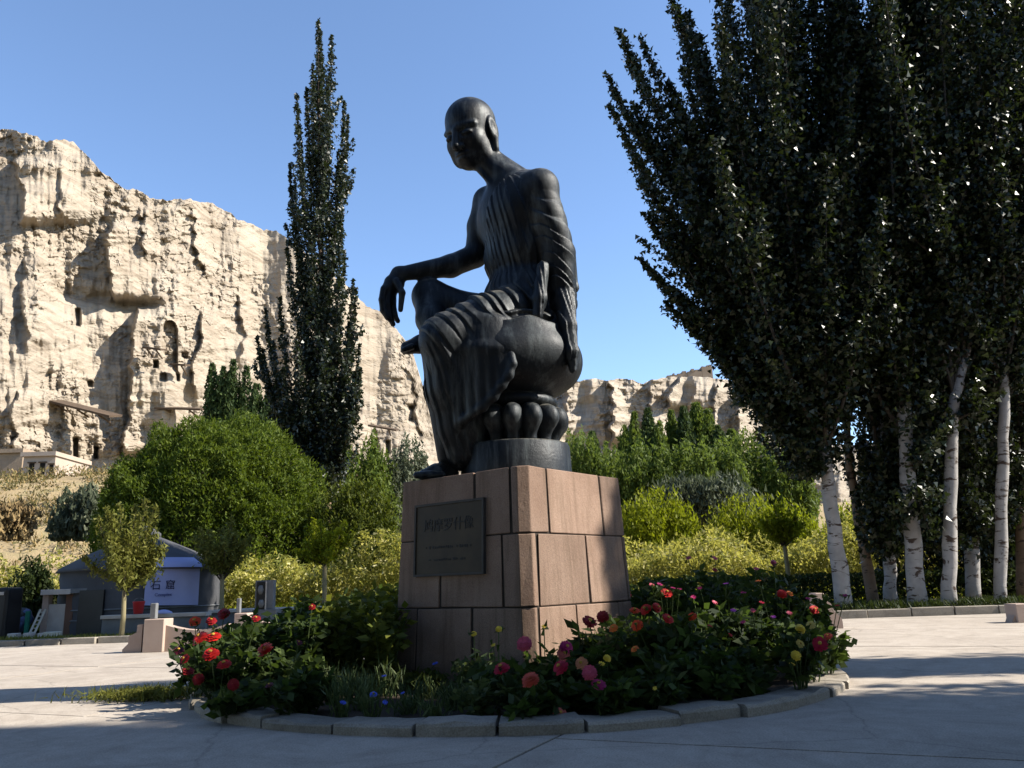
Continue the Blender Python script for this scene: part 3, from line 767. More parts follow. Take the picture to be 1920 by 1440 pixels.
m_cliff = cliff_mat('sandstone_cliff', (0.355, 0.30, 0.235), (0.44, 0.38, 0.305), (0.25, 0.20, 0.148))
m_cliff2 = cliff_mat('sandstone_cliff_far', (0.39, 0.335, 0.27), (0.47, 0.41, 0.335), (0.31, 0.255, 0.20))

def ridge(px, py, xl, w, A, y0, y1, soft=6.0):
    """buttress standing proud: abrupt left flank at xl(py), easing off to the right"""
    e = np.interp(py, [p[1] for p in xl], [p[0] for p in xl])
    e = e + 11 * vnoise(py * 0.022, A, 3.1, 11) + 6 * vnoise(py * 0.07, A, 0, 12) + 2.5 * vnoise(py * .21, A, 0, 13)
    A = A * (0.72 + 0.45 * vnoise(py * 0.03, A * 3, 5.5, 14))
    r = sstep(0, soft, px - e) * np.exp(-np.maximum(px - e, 0) / w)
    return A * r * sstep(y0 - 14, y0 + 6, py) * (1 - sstep(y1 - 10, y1 + 14, py))
def pocket(px, py, x0, x1, y0, y1, A, s_=2.5):
    return -A * sstep(x0 - s_, x0 + s_, px) * (1 - sstep(x1 - s_, x1 + s_, px)) * sstep(y0 - s_, y0 + s_, py) * (1 - sstep(y1 - s_, y1 + s_, py))

def cliff(name, label, cols, rows, sky, base_py, depth, disp, mat, back=40.0, setback=14.0, sky_noise=5.0):
    px = cols[None, :]; v = rows[:, None]
    top = np.interp(cols, [p[0] for p in sky], [p[1] for p in sky]) + sky_noise * fbm(cols * 0.035, 0, 3.3, 4, 21) + 0.4 * sky_noise * fbm(cols * 0.16, 0, 1.3, 3, 27)
    bot = np.interp(cols, [p[0] for p in base_py], [p[1] for p in base_py])
    py = bot[None, :] + (top - bot)[None, :] * v
    px = px + 0 * py
    Yb = depth(px) + setback * v ** 1.3
    Y = Yb - disp(px, py)
    P = at(px, py, Y)
    nr, nc = py.shape
    # a plateau behind the crest and a skirt into the ground
    last = P[-1].copy(); last[:, 1] += back; last[:, 2] -= 6.0
    lowest = P[0].copy(); lowest[:, 2] -= 15
    P = np.concatenate([lowest[None], P, last[None]], 0); nr += 2
    idx = np.arange(nr * nc).reshape(nr, nc)
    q = np.stack([idx[:-1, :-1], idx[:-1, 1:], idx[1:, 1:], idx[1:, :-1]], -1).reshape(-1, 4)
    o = MB().add(P.reshape(-1, 3), q).build(name, mat, smooth=False)
    tag(o, label, kind='structure'); return o

def near_depth(px): return 92.0 + 62.0 * np.clip((px + 150) / 1000.0, 0, 1.2) ** 1.1
def rubble(px, py, k=1.0, seed=0):
    """crumbling blocks and beds of the rock"""
    w = 9 * fbm(px * 0.02, py * 0.02, 0, 2, seed + 50)
    bed = vnoise(px * 0.012 + 3, (py + 0.10 * px + w) * 0.085, 0, seed + 1)
    bl = vnoise(np.floor((px + w) / 15.0 + 0.6 * vnoise(px * 0.03, py * 0.05, 0, seed + 7)), np.floor((py + 0.10 * px + w) / 9.0), 0, seed + 2)
    col = fbm(px * 0.020, py * 0.0045, 0, 4, seed + 3)
    fine = fbm(px * 0.11, py * 0.14, 0, 4, seed + 4)
    rough = 0.25 + 0.75 * sstep(-0.25, 0.45, fbm(px * .009, py * .011, 0, 2, seed + 9))
    return k * (0.36 * bed + 0.30 * bl * rough + 1.35 * col + 0.50 * fbm(px * 0.055, py * 0.013, 1.5, 3, seed + 6) + 0.40 * fine * rough)
def near_disp(px, py):
    d = 5.0 * fbm(px * 0.0062, py * 0.0032, 0, 3, 40) + rubble(px, py)
    d = d + ridge(px, py, [(28, 300), (30, 420)], 90, 7.0, 300, 415)
    d = d + ridge(px, py, [(205, 420), (196, 480), (205, 560)], 55, 7.5, 425, 560)
    d = d + ridge(px, py, [(268, 395), (272, 470)], 32, 3.0, 395, 480)
    d = d + ridge(px, py, [(366, 395), (370, 500)], 40, 3.0, 400, 520)
    d = d + ridge(px, py, [(246, 590), (244, 680), (236, 840)], 42, 7.5, 585, 850)
    d = d + ridge(px, py, [(374, 590), (370, 640), (356, 720)], 34, 4.5, 590, 735)
    d = d + ridge(px, py, [(452, 560), (446, 640)], 26, 2.4, 560, 680)
    d = d + ridge(px, py, [(110, 330), (112, 400)], 30, 2.0, 330, 400)
    d = d + ridge(px, py, [(45, 480), (40, 640)], 60, 2.5, 490, 650)
    d = d + ridge(px, py, [(22, 690), (26, 830)], 45, 3.4, 740, 850)
    d = d + ridge(px, py, [(760, 690), (790, 800)], 40, 3.0, 690, 820)
    # eroded ledge below the first buttress
    d = d - 2.0 * np.exp(-((py - 545 - 0.18 * (px - 100)) / 16.0) ** 2) * sstep(60, 110, px) * (1 - sstep(260, 320, px))
    # the tall arched niche
    cx = 318 + 0 * py; rr = np.where(py < 625, np.sqrt(np.clip(1 - ((625 - py) / 25.0) ** 2, 0, 1)), 1.0)
    d = d - 2.6 * (1 - sstep(12, 17, np.abs(px - cx) / np.maximum(rr, 0.05))) * (py > 600) * (1 - sstep(690, 705, py))
    for (x0, x1, y0, y1, A) in ((137, 146, 820, 868, 3), (176, 184, 838, 860, 2.5), 
                                (164, 174, 714, 726, 2), (288, 296, 676, 690, 2.2), (300, 312, 700, 714, 2.2),
                                (140, 150, 578, 612, 2.2), (330, 336, 700, 715, 2), (610, 618, 805, 830, 2.5), (700, 708, 822, 848, 2.5),
                                (724, 731, 826, 850, 2.5), (765, 775, 760, 790, 2.5), (788, 800, 700, 720, 2.2), (340, 352, 660, 672, 1.5), (420, 430, 700, 715, 2)):
        d = d + pocket(px, py, x0, x1, y0, y1, A)
    return d
near_sky = [(-260, 150), (-120, 195), (0, 240), (60, 256), (138, 268), (160, 290), (192, 322), (222, 345), (290, 372), (365, 376), (400, 386), (440, 404), (500, 432), (536, 444), (570, 470), (610, 500), (660, 548), (700, 580), (742, 616), (772, 655), (792, 720), (815, 790), (835, 850), (860, 900), (900, 935)]
near_base = [(-260, 950), (0, 930), (200, 930), (600, 960), (900, 985)]
near = cliff('cliff', 'sunlit cream sandstone cliff with buttresses and cave niches on the left', np.arange(-260, 900.1, 2.1), np.linspace(0, 1, 310), near_sky, near_base, near_depth, near_disp, m_cliff)

def far_depth(px): return 205.0 + 0.02 * (px - 1000)
def far_disp(px, py):
    d = 5.0 * fbm(px * 0.010, py * 0.006, 0, 3, 140) + rubble(px * 1.4, py * 1.4, 1.3, 100)
    d = d + ridge(px, py, [(1147, 700), (1140, 800)], 26, 15.0, 690, 830) + ridge(px, py, [(1062, 700), (1040, 830)], 40, 9.0, 690, 850)
    d = d + ridge(px, py, [(1216, 700), (1205, 820)], 26, 9.0, 700, 830)
    d = d + ridge(px, py, [(1262, 700), (1235, 800)], 45, 12.0, 690, 760) + ridge(px, py, [(1345, 735), (1330, 830)], 14, 8.0, 725, 850)
    d = d + ridge(px, py, [(1385, 735), (1372, 830)], 30, 12.0, 725, 850) + ridge(px, py, [(1300, 728), (1290, 800)], 18, 6.0, 725, 830)
    d = d + ridge(px, py, [(965, 700), (960, 820)], 40, 8, 690, 840) + ridge(px, py, [(860, 700), (865, 820)], 40, 8, 690, 840)
    return d
far_sky = [(560, 760), (700, 742), (800, 730), (900, 726), (1000, 716), (1060, 714), (1100, 712), (1150, 710), (1190, 714), (1206, 722), (1222, 712), (1262, 706), (1300, 704), (1350, 708), (1392, 716), (1412, 740), (1432, 790), (1480, 822), (1560, 835), (1700, 830), (1900, 850)]
far_base = [(560, 960), (1900, 945)]
cliff('far_cliff', 'distant pale sandstone mesa with shaded gullies behind the statue', np.arange(560, 1900, 2.2), np.linspace(0, 1, 120), far_sky, far_base, far_depth, far_disp, m_cliff2, 60, 10, 3.0)

# ------------------------------------------------------------------ built things on the cliffs
m_mud = mottled('mud_brick', (0.29, 0.215, 0.15), (0.37, 0.285, 0.205), 0.6, 0.95, 0.4, 0.1)
m_pale = mottled('pale_plaster', (0.40, 0.32, 0.26), (0.47, 0.385, 0.31), 0.5, 0.95, 0.3, 0.05)
m_timber = mottled('dark_timber', (0.07, 0.05, 0.035), (0.13, 0.09, 0.06), 1.5, 0.9, 0.3, 0.03)
m_dark = mottled('dark_opening', (0.012, 0.010, 0.009), (0.02, 0.017, 0.014), 2, 0.95, 0)
def canopy(pa, pb, Y, wd, label, posts=0, drop=0.0, group='timber canopies over the cave mouths'):
    a, b_ = at(*pa, Y), at(*pb, Y); mid = (a + b_) / 2; L = np.linalg.norm(b_ - a)
    ex_ = (b_ - a) / L; ey = np.array([0, -1.0, -0.25]); ey -= ex_ * (ey @ ex_); ey /= np.linalg.norm(ey); ez_ = np.cross(ex_, ey)
    if ez_[2] < 0: ez_ = -ez_
    t_ = thing('cave_canopy', label, 'canopy', tuple(mid), group=group)
    R = np.stack([ex_, ey, ez_], 1)
    MB().box(ey * (wd * 0.2), (L, wd, 0.28), R=R).build('roof_board', m_timber, t_)
    for k in range(max(2, int(L / 2.4))):
        p = ex_ * (-L / 2 + L * (k + 0.5) / max(2, int(L / 2.4)))
        MB().tube([p + ey * wd * 0.62 - ez_ * 0.2, p - ey * wd * 0.35 - ez_ * 1.3], 0.12, 6).build('strut', m_timber, t_)
    return t_
canopy((102, 750), (222, 780), float(near_depth(160)) - 2.2, 3.2, 'long slanting dark timber canopy low on the left cliff')
canopy((303, 764), (388, 767), float(near_depth(345)) - 3.0, 3.4, 'flat dark timber canopy just above the round green bush')
canopy((276, 652), (310, 656), float(near_depth(292)) - 4.5, 2.2, 'small timber canopy left of the tall arched niche')
canopy((326, 683), (354, 685), float(near_depth(340)) - 3.0, 2.0, 'small timber canopy at the foot of the arched niche')
canopy((694, 797), (746, 806), float(near_depth(720)) - 3.0, 2.6, 'short timber canopy on the cliff between poplar and statue')
canopy((136, 886), (178, 888), float(near_depth(160)) - 5.0, 2.6, 'low timber canopy at the cliff foot beside the mud-brick chapel')
# little flat-roofed chapel at the foot of the cliff
def hut(name, label, px0, px1, py0, py1, Y, dep, mat, wins, doorx=None, side=True, cat='building', lip=0.35):
    a, b_ = at(px0, py1, Y), at(px1, py1, Y); z1 = at((px0 + px1) / 2, py0, Y)[2]; z0 = min(a[2], b_[2])
    t_ = thing(name, label, cat, ((a[0] + b_[0]) / 2, Y, z0)); w = b_[0] - a[0]; h_ = z1 - z0
    MB().box((0, dep / 2, h_ / 2 - 2.0), (w, dep, h_ + 4.0)).build('wall', mat, t_)
    MB().box((0, dep / 2 - lip / 2, h_ + 0.22), (w + lip, dep + lip, 0.44)).build('roof', mat, t_)
    for (u, v, ww, hh) in wins:
        o = MB().box((-w / 2 + u * w, 0.13, v * h_), (ww, 0.3, hh)).build('window', m_dark, t_)
        MB().box((-w / 2 + u * w, -0.06, v * h_ + hh / 2 + 0.08), (ww + 0.3, 0.14, 0.14)).build('lintel', m_timber, o)
    return t_
hut('cave_chapel', 'small flat-roofed pale mud-brick chapel at the left foot of the cliff', 40, 100, 856, 900, 84.0, 7, m_pale, ((0.28, 0.42, 0.55, 1.5), (0.62, 0.42, 0.55, 1.5), (0.9, 0.4, 0.4, 1.2)))
hut('cave_annex', 'plain tan mud-brick annex at the far left edge below the cliff', -6, 38, 850, 898, 86.5, 7, m_mud, ())
# ruin on the mesa: stepped tower and broken walls
ruin = thing('ruined_tower', 'ruined mud-brick tower and broken walls on top of the distant mesa', 'ruin', tuple(at(1300, 712, 226.0)))
for (p0_, p1_, yt, nm, dd) in ((1318, 1338, 688, 'tower', 5), (1290, 1318, 697, 'wall', 5), (1272, 1290, 701, 'wall', 4), (1252, 1272, 704, 'wall', 4)):
    a = at(p0_, 716, 226.0); b_ = at(p1_, 716, 226.0); z1 = at(p0_, yt, 226.0)[2]; o_ = np.array(ruin.location)
    w = b_[0] - a[0]; mb = MB().box(((a[0] + b_[0]) / 2 - o_[0], dd / 2, (a[2] - 6 + z1) / 2 - o_[2]), (w * 0.98, dd, z1 - a[2] + 6))
    for k in range(4):
        mb.box((a[0] - o_[0] + w * (k + 0.5) / 4, dd / 2 + rng.uniform(-1, 1), z1 - o_[2] + rng.uniform(-.2, .4)), (w / 4 * rng.uniform(.5, .95), dd * .7, rng.uniform(.4, 1.4)))
    mb.build(nm, m_mud, ruin)

# ================================================================== trees and shrubs
def bark_mat(name, c1, c2, mark, amount=0.60):
    m, n, l, b = nodes(name); ge = n.new('ShaderNodeNewGeometry')
    t = _noise(n, l, 3.0, 6, 0.6, vec=ge.outputs['Position']); r = _ramp(n, l, t.outputs[0], [(0.3, c1), (0.7, c2)])
    mp = n.new('ShaderNodeMapping'); mp.inputs['Scale'].default_value = (2.5, 2.5, 7.0); l.new(ge.outputs['Position'], mp.inputs[0])
    t2 = _noise(n, l, 1.0, 5, 0.65, vec=mp.outputs[0], dist=0.6); r2 = _ramp(n, l, t2.outputs[0], [(amount, (0, 0, 0)), (amount + 0.06, (1, 1, 1))])
    col = _mix(n, l, r2.outputs[0], r.outputs[0], mark)
    l.new(col, b.inputs['Base Color']); b.inputs['Roughness'].default_value = 0.85; b.inputs['Specular IOR Level'].default_value = 0.2
    t3 = _noise(n, l, 14, 8, 0.7, vec=ge.outputs['Position']); _bump(n, l, b, t3.outputs[0], 0.5, 0.02)
    return m
m_white_bark = bark_mat('pale_poplar_bark', (0.27, 0.255, 0.24), (0.42, 0.395, 0.37), (0.07, 0.048, 0.036), 0.55)
m_brown_bark = bark_mat('brown_poplar_bark', (0.16, 0.11, 0.075), (0.26, 0.18, 0.12), (0.06, 0.04, 0.03), 0.56)
m_twig = mottled('twig_bark', (0.045, 0.036, 0.028), (0.085, 0.07, 0.055), 4, 0.9, 0.3, 0.01)
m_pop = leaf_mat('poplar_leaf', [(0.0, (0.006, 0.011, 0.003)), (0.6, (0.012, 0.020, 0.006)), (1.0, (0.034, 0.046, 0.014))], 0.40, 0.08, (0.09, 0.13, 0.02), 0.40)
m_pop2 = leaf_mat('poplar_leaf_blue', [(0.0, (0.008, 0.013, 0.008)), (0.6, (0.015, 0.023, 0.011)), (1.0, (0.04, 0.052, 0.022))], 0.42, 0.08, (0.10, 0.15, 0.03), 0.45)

def bez(a, c, b_, n=9):
    t = np.linspace(0, 1, n)[:, None]; return (1 - t) ** 2 * a + 2 * t * (1 - t) * c + t * t * b_
def plume_leaves(path, n, r0, L, g, t0=0.12, taper=0.25):
    """leaf centres spread round a branch path"""
    t = t0 + (1 - t0) * g.random(n) ** 0.85
    k = t * (len(path) - 1); i = np.minimum(k.astype(int), len(path) - 2); f = (k - i)[:, None]
    p = path[i] * (1 - f) + path[i + 1] * f
    prof = np.minimum(1.0, (t - t0) / 0.25 + 0.25) * (1 - (1 - taper) * np.clip((t - 0.55) / 0.45, 0, 1))
    # leaves sit on short side shoots: clump them
    nc = max(4, n // 14); ct = g.random(nc); cd = g.normal(size=(nc, 3)); cd[:, 2] = np.abs(cd[:, 2]) * 0.8
    cd /= np.linalg.norm(cd, axis=1)[:, None]; own = g.integers(0, nc, n)
    rad = r0 * prof * (0.25 + 0.75 * g.random(n) ** 0.6)
    off = cd[own] * 0.72 + g.normal(size=(n, 3)) * 0.42
    return p + off * rad[:, None]
def poplar(name, label, trunk, radii, plumes, mat_leaf, mat_bark, seed, leaf=0.10, dens=55.0, r0=0.42, group=None, limb_r=0.05, shoots=5):
    """trunk: world points; plumes: (start fraction on trunk, control, tip, width factor)"""
    g = np.random.default_rng(seed); trunk = np.asarray(trunk, float); base = trunk[0].copy()
    t_ = thing(name, label, 'tree', tuple(base), group=group)
    k = np.linspace(0, len(trunk) - 1, 4 * len(trunk)); ki = np.minimum(k.astype(int), len(trunk) - 2); f = (k - ki)[:, None]
    tp = trunk[ki] * (1 - f) + trunk[ki + 1] * f; tr = np.interp(k, np.arange(len(trunk)), radii)
    tp[1:-1, :2] += g.normal(0, 0.012, (len(tp) - 2, 2)); tr = tr * (1 + g.normal(0, 0.03, len(tr))); tr *= 1 + .05 * np.sin(np.arange(len(tr)) * 1.7 + seed); tr[0] *= 1.18
    tp[0, 2] -= 0.25
    MB().tube(tp - base, tr, 12).build('trunk', mat_bark, t_, True)
    cr = MB(); lb = MB()
    for (fr, ctl, tip, wf) in plumes:
        kk = fr * (len(trunk) - 1); i = min(int(kk), len(trunk) - 2); s0 = trunk[i] * (1 - kk + i) + trunk[i + 1] * (kk - i)
        path = bez(s0, np.asarray(ctl, float), np.asarray(tip, float)); L_ = np.linalg.norm(np.diff(path, axis=0), axis=1).sum()
        lb.tube(path - base, np.linspace(limb_r * wf, 0.008, len(path)), 5, False)
        n = int(dens * L_ * (0.6 + 0.4 * wf))
        c = plume_leaves(path, n, r0 * wf, L_, g)
        s_ = leaf * g.uniform(0.5, 1.45, n)
        cr.leaves(c - base, s_, s_ * 0.85, r=g)
        for k2 in range(shoots):                      # side shoots break up the outline
            tt = g.uniform(.22, .82); j = int(tt * (len(path) - 1)); p0 = path[j]; dr = path[j + 1] - path[j]; dr /= np.linalg.norm(dr)
            sd = g.normal(size=3); sd -= dr * (sd @ dr); sd /= np.linalg.norm(sd); Ls = r0 * g.uniform(1.3, 2.6) * (1.1 - .5 * tt)
            p2 = p0 + (dr * .75 + sd * .6 + np.array([0, 0, .35])) * Ls; sp_ = bez(p0, p0 + (dr * .3 + sd * .6) * Ls * .6, p2, 5)
            m_ = int(dens * Ls * .55); c = plume_leaves(sp_, m_, r0 * .5, Ls, g, .1); s_ = leaf * g.uniform(.5, 1.45, m_); cr.leaves(c - base, s_, s_ * .85, r=g)
    lb.build('limbs', m_twig, t_, True); cr.build('crown', mat_leaf, t_)
    return t_

# ---- the lone poplar left of the statue
YP = 38.0
def pp(px, py, dy=0.0, Y=YP): return at(px, py, Y + dy)
g = np.random.default_rng(5)
tk = [(*pp(612, 1060)[:2], 0.0), pp(611, 930), pp(609, 800), pp(605, 620), pp(600, 420), pp(598, 240), pp(597, 90)]
tips = [(597, 38, .72), (601, 60, .6), (622, 68, .72), (586, 120, .55), (556, 178, .62), (575, 165, .62), (646, 190, .55), (652, 215, .45), (636, 280, .75), (614, 150, .7), (543, 308, .45), (552, 340, .55), (566, 300, .7), (640, 400, .6), (646, 470, .5),
        (538, 450, .6), (560, 470, .75), (606, 300, .8), (618, 380, .9), (584, 420, .85), (662, 525, .5), (668, 540, .55), (656, 610, .7), (674, 645, .5), (676, 690, .5), (660, 720, .65), (524, 560, .7), (498, 578, .5), (482, 632, .45), (492, 655, .5), (512, 640, .6), (530, 690, .7), (556, 640, .9),
        (596, 560, .95), (630, 590, .95), (610, 500, .95), (575, 580, .9), (640, 690, .8), (550, 740, .65), (600, 700, 1.0), (625, 760, .85), (585, 770, .85), (528, 760, .5), (648, 790, .6), (610, 640, 1.0), (590, 660, 1.0), (598, 840, .7), (626, 850, .7), (612, 800, .8), (588, 830, .5), (636, 840, .5), (604, 875, .6), (618, 885, .55), (610, 850, .8), (600, 900, .45), (622, 868, .6)]
pl = []
for (x, y, wf) in tips:
    dy = g.uniform(-1.5, 1.5); tip = pp(x, y, dy)
    drop = min(1.0, (930 - y) / 300.0); ys = min(900 if y < 780 else 945, y + 150 + 160 * drop + g.uniform(0, 60)); fr = np.interp(-ys, [-1090, -930, -800, -620, -420, -240, -90], np.arange(7) / 6)
    ctl = pp(606 + (x - 606) * 0.85, y * 0.35 + ys * 0.65, dy * 0.8); pl.append((float(fr), ctl, tip, wf))
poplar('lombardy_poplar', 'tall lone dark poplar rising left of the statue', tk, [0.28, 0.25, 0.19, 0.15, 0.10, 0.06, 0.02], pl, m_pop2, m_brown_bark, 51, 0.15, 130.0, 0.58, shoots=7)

# ---- the grove on the right
YG = 19.8
GZ = 0.16
lb_y = [-600, -300, -100, 0, 60, 130, 200, 300, 400, 480, 560, 620, 700, 800, 900, 960]
lb_x = [1430, 1350, 1280, 1240, 1190, 1165, 1175, 1200, 1215, 1225, 1265, 1320, 1375, 1450, 1500, 1535]
def grove_tree(label, px, Y, tpx, w0, span, nplume, seed, bark, dens=62.0, explicit=(), top=-420, left_bound=False, yrange=(860, 560), leaf=0.112, r0=0.66, taper=(1, .92, .72, .5, .3), low=()):
    """tpx: trunk image positions from base upwards; span: how far (px) tips spread from the trunk"""
    g = np.random.default_rng(seed); b0 = at(px, tpx[0][1], Y); b0[2] = GZ
    tk = [b0] + [at(x, y, Y) for x, y in tpx[1:]]
    sc_ = Y / F_PX
    rad = [w0 / 2 * sc_ * q for q in taper][:len(tk)]
    pyt = [tpx[0][1]] + [y for x, y in tpx[1:]]; pxt = [px] + [x for x, y in tpx[1:]]
    pl = []
    def add(x, y, dy, wf, ys=None):
        ys = ys if ys is not None else g.uniform(yrange[1], yrange[0]); ys = max(ys, y + 120); ys = min(ys, yrange[0] + 30)
        fr = float(np.interp(-ys, [-q for q in pyt], np.arange(len(pyt)) / (len(pyt) - 1)))
        xs = np.interp(-ys, [-q for q in pyt], pxt)
        up = 0.55 + 0.2 * g.random(); ctl = at(xs + (x - xs) * 0.62, ys + (y - ys) * (1 - up), Y + dy * 0.7)
        pl.append((fr, ctl, at(x, y, Y + dy), wf))
    for e in explicit: add(e[0] + 8, e[1] + 6, e[2] if len(e) > 2 else g.uniform(-.8, .8), (e[3] * 1.4 if e[3] < .7 else e[3]) if len(e) > 3 else 0.6, e[4] if len(e) > 4 else None)
    for e in low: add(e[0], e[1], g.uniform(-.6, .6), 0.8, e[1] + 130)
    for k in range(nplume):
        y = g.uniform(top, 640); u = g.uniform(-1, 1)
        reach = span * np.clip((900 - y) / 650.0, 0.12, 1.0)
        x = pxt[-1] + u * reach
        if left_bound: x = max(x, np.interp(y, lb_y, lb_x) + 45 + g.uniform(0, 40))
        dy = g.uniform(-1, 1) * reach * sc_ * (0.55 if True else 1)
        add(x, y, dy, g.uniform(0.75, 1.1))
    return poplar('poplar_tree', label, tk, rad, pl, m_pop, bark, seed, leaf, dens, r0, 'poplars in the grove on the right', 0.06)
left_tips = [(1152, 52, -.3, .42, 560), (1192, 64, .2, .45, 520), (1168, 100, .4, .5, 560), (1128, 132, 0, .34, 600), (1140, 165, .5, .4, 600), (1134, 190, -.5, .34, 640), (1180, 190, 0, .6, 640), (1165, 260, .3, .5, 680), (1190, 330, -.3, .5, 690),
             (1212, 390, .4, .5, 720), (1200, 395, 0, .35, 700), (1190, 478, 0, .32, 740), (1215, 505, .4, .42, 740), (1240, 430, -.3, .6, 740), (1255, 540, 0, .5, 780), (1280, 600, .3, .45, 800), (1240, 560, .2, .3, 790), (1330, 650, -.2, .5, 830), (1372, 700, .2, .5, 850),
             (1345, 680, .3, .3, 850), (1420, 760, 0, .55, 880), (1470, 830, .2, .6, 900), (1505, 885, 0, .55, 960), (1260, 10, 0, .7, 560), (1245, -30, .4, .6, 560), (1270, 120, -.4, .7, 620), (1245, 150, .2, .5, 620), (1300, 60, 0, .9, 560), (1230, 270, .3, .7, 680), (1270, 350, 0, .8, 700),
             (1290, 440, .2, .9, 740), (1310, 530, -.2, .9, 780), (1350, 590, .2, .9, 800), (1400, 660, 0, .9, 830), (1440, 720, .2, .9, 860), (1480, 790, -.2, .8, 880), (1330, 200, .3, 1, 640), (1360, 330, 0, 1, 700), (1390, 450, .3, 1, 740), (1430, 560, 0, 1, 800), (1520, 860, .2, .8, 940), (1495, 700, 0, 1, 860), (1530, 780, 0, 1, 900)]
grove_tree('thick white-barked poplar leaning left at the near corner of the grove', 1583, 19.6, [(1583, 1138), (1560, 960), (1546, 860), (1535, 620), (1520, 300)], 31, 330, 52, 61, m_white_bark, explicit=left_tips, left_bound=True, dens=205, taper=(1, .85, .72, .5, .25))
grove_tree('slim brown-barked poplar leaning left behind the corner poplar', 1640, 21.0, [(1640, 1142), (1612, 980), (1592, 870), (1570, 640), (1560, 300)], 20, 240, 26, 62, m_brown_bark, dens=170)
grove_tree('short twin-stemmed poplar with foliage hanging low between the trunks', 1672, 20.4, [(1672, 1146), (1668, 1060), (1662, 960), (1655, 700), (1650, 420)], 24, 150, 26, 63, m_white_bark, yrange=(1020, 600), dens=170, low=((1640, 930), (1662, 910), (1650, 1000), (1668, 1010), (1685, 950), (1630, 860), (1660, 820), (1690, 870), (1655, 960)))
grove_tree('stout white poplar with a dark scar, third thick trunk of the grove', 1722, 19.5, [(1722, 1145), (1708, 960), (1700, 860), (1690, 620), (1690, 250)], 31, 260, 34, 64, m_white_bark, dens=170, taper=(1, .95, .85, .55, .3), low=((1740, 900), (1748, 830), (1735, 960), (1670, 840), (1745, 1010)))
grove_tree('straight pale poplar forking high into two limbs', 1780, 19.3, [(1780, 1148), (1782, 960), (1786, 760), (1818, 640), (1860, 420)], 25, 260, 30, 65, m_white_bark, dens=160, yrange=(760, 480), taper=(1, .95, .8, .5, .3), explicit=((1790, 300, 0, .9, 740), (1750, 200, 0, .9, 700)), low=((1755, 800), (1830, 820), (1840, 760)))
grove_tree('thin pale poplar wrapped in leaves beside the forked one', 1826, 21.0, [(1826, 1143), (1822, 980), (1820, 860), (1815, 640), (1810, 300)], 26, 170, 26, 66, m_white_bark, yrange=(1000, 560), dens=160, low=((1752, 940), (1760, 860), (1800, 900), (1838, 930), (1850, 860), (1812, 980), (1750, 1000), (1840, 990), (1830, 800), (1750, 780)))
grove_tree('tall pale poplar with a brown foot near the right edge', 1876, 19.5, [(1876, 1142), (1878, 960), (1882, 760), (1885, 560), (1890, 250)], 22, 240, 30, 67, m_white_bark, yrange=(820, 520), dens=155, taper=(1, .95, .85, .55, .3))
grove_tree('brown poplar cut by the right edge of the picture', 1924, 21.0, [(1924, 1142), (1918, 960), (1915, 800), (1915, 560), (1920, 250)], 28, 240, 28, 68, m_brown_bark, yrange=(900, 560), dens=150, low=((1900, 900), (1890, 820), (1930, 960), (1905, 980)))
# the row goes on beyond the right edge, beside the plaza: its crowns shade the statue and the foreground
def side_poplar(label, x, y, h_, r_, seed, n=34, first=0.22):
    g = np.random.default_rng(seed); tk = [np.array([x, y, 0.0]), np.array([x + g.uniform(-.2, .2), y, h_ * .3]), np.array([x + g.uniform(-.3, .3), y, h_ * .62]), np.array([x, y + g.uniform(-.3, .3), h_ * .93])]
    pl = []
    for k in range(n):
        a = g.uniform(0, 2 * math.pi); f_ = g.uniform(first, 0.8); zt_ = h_ * min(1.0, f_ + g.uniform(0.22, 0.42)); rr = r_ * (1 - 0.65 * max(0, zt_ / h_ - .45) / .55) * g.uniform(.55, 1)
        p = np.array([x + rr * math.cos(a), y + rr * math.sin(a), zt_]); s0 = np.array([x, y, h_ * f_ * .93]); c_ = s0 * .35 + p * .65; c_[2] = s0[2] + (p[2] - s0[2]) * .35
        pl.append((f_, c_, p, g.uniform(.8, 1.1)))
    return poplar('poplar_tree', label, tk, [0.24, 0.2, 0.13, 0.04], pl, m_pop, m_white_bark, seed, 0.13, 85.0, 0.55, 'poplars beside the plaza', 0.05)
SIDE = [(10.5, 0.6, 13.5, 2.1), (11.5, 3.4, 14.5, 1.9), (12.2, 5.5, 11.6, 1.6), (14.4, 8.0, 14.6, 1.35), (15.0, 1.4, 17, 2.2), (16.5, 4.3, 17.5, 1.9)]
side = [side_poplar('poplar standing beside the plaza right of the picture', x, y, h_, r_, 80 + i) for i, (x, y, h_, r_) in enumerate(SIDE)]
# unseen poplars added behind and left of the viewer to cut the sky fill
for i in range(40):
    a = math.radians(100 + i * 6.6 + rng.uniform(-1.5, 1.5)); R_ = (10.5, 12.5, 14.5)[i % 3]
    c = copy_tree(side[i % 4]); c.location = (math.sin(a) * -R_ * 1.15 if False else R_ * 1.2 * math.cos(math.radians(175 + i * 4.2)), 1.5 + R_ * math.sin(math.radians(175 + i * 4.2)), 0)
    c.rotation_euler = (0, 0, rng.uniform(0, 6.28)); s_ = rng.uniform(1.0, 1.2); c.scale = (1.25 * s_, 1.25 * s_, s_)
    c['label'] = 'unseen poplar added behind the viewer to block sky light'; c['group'] = 'poplars added behind the viewer to block sky light'

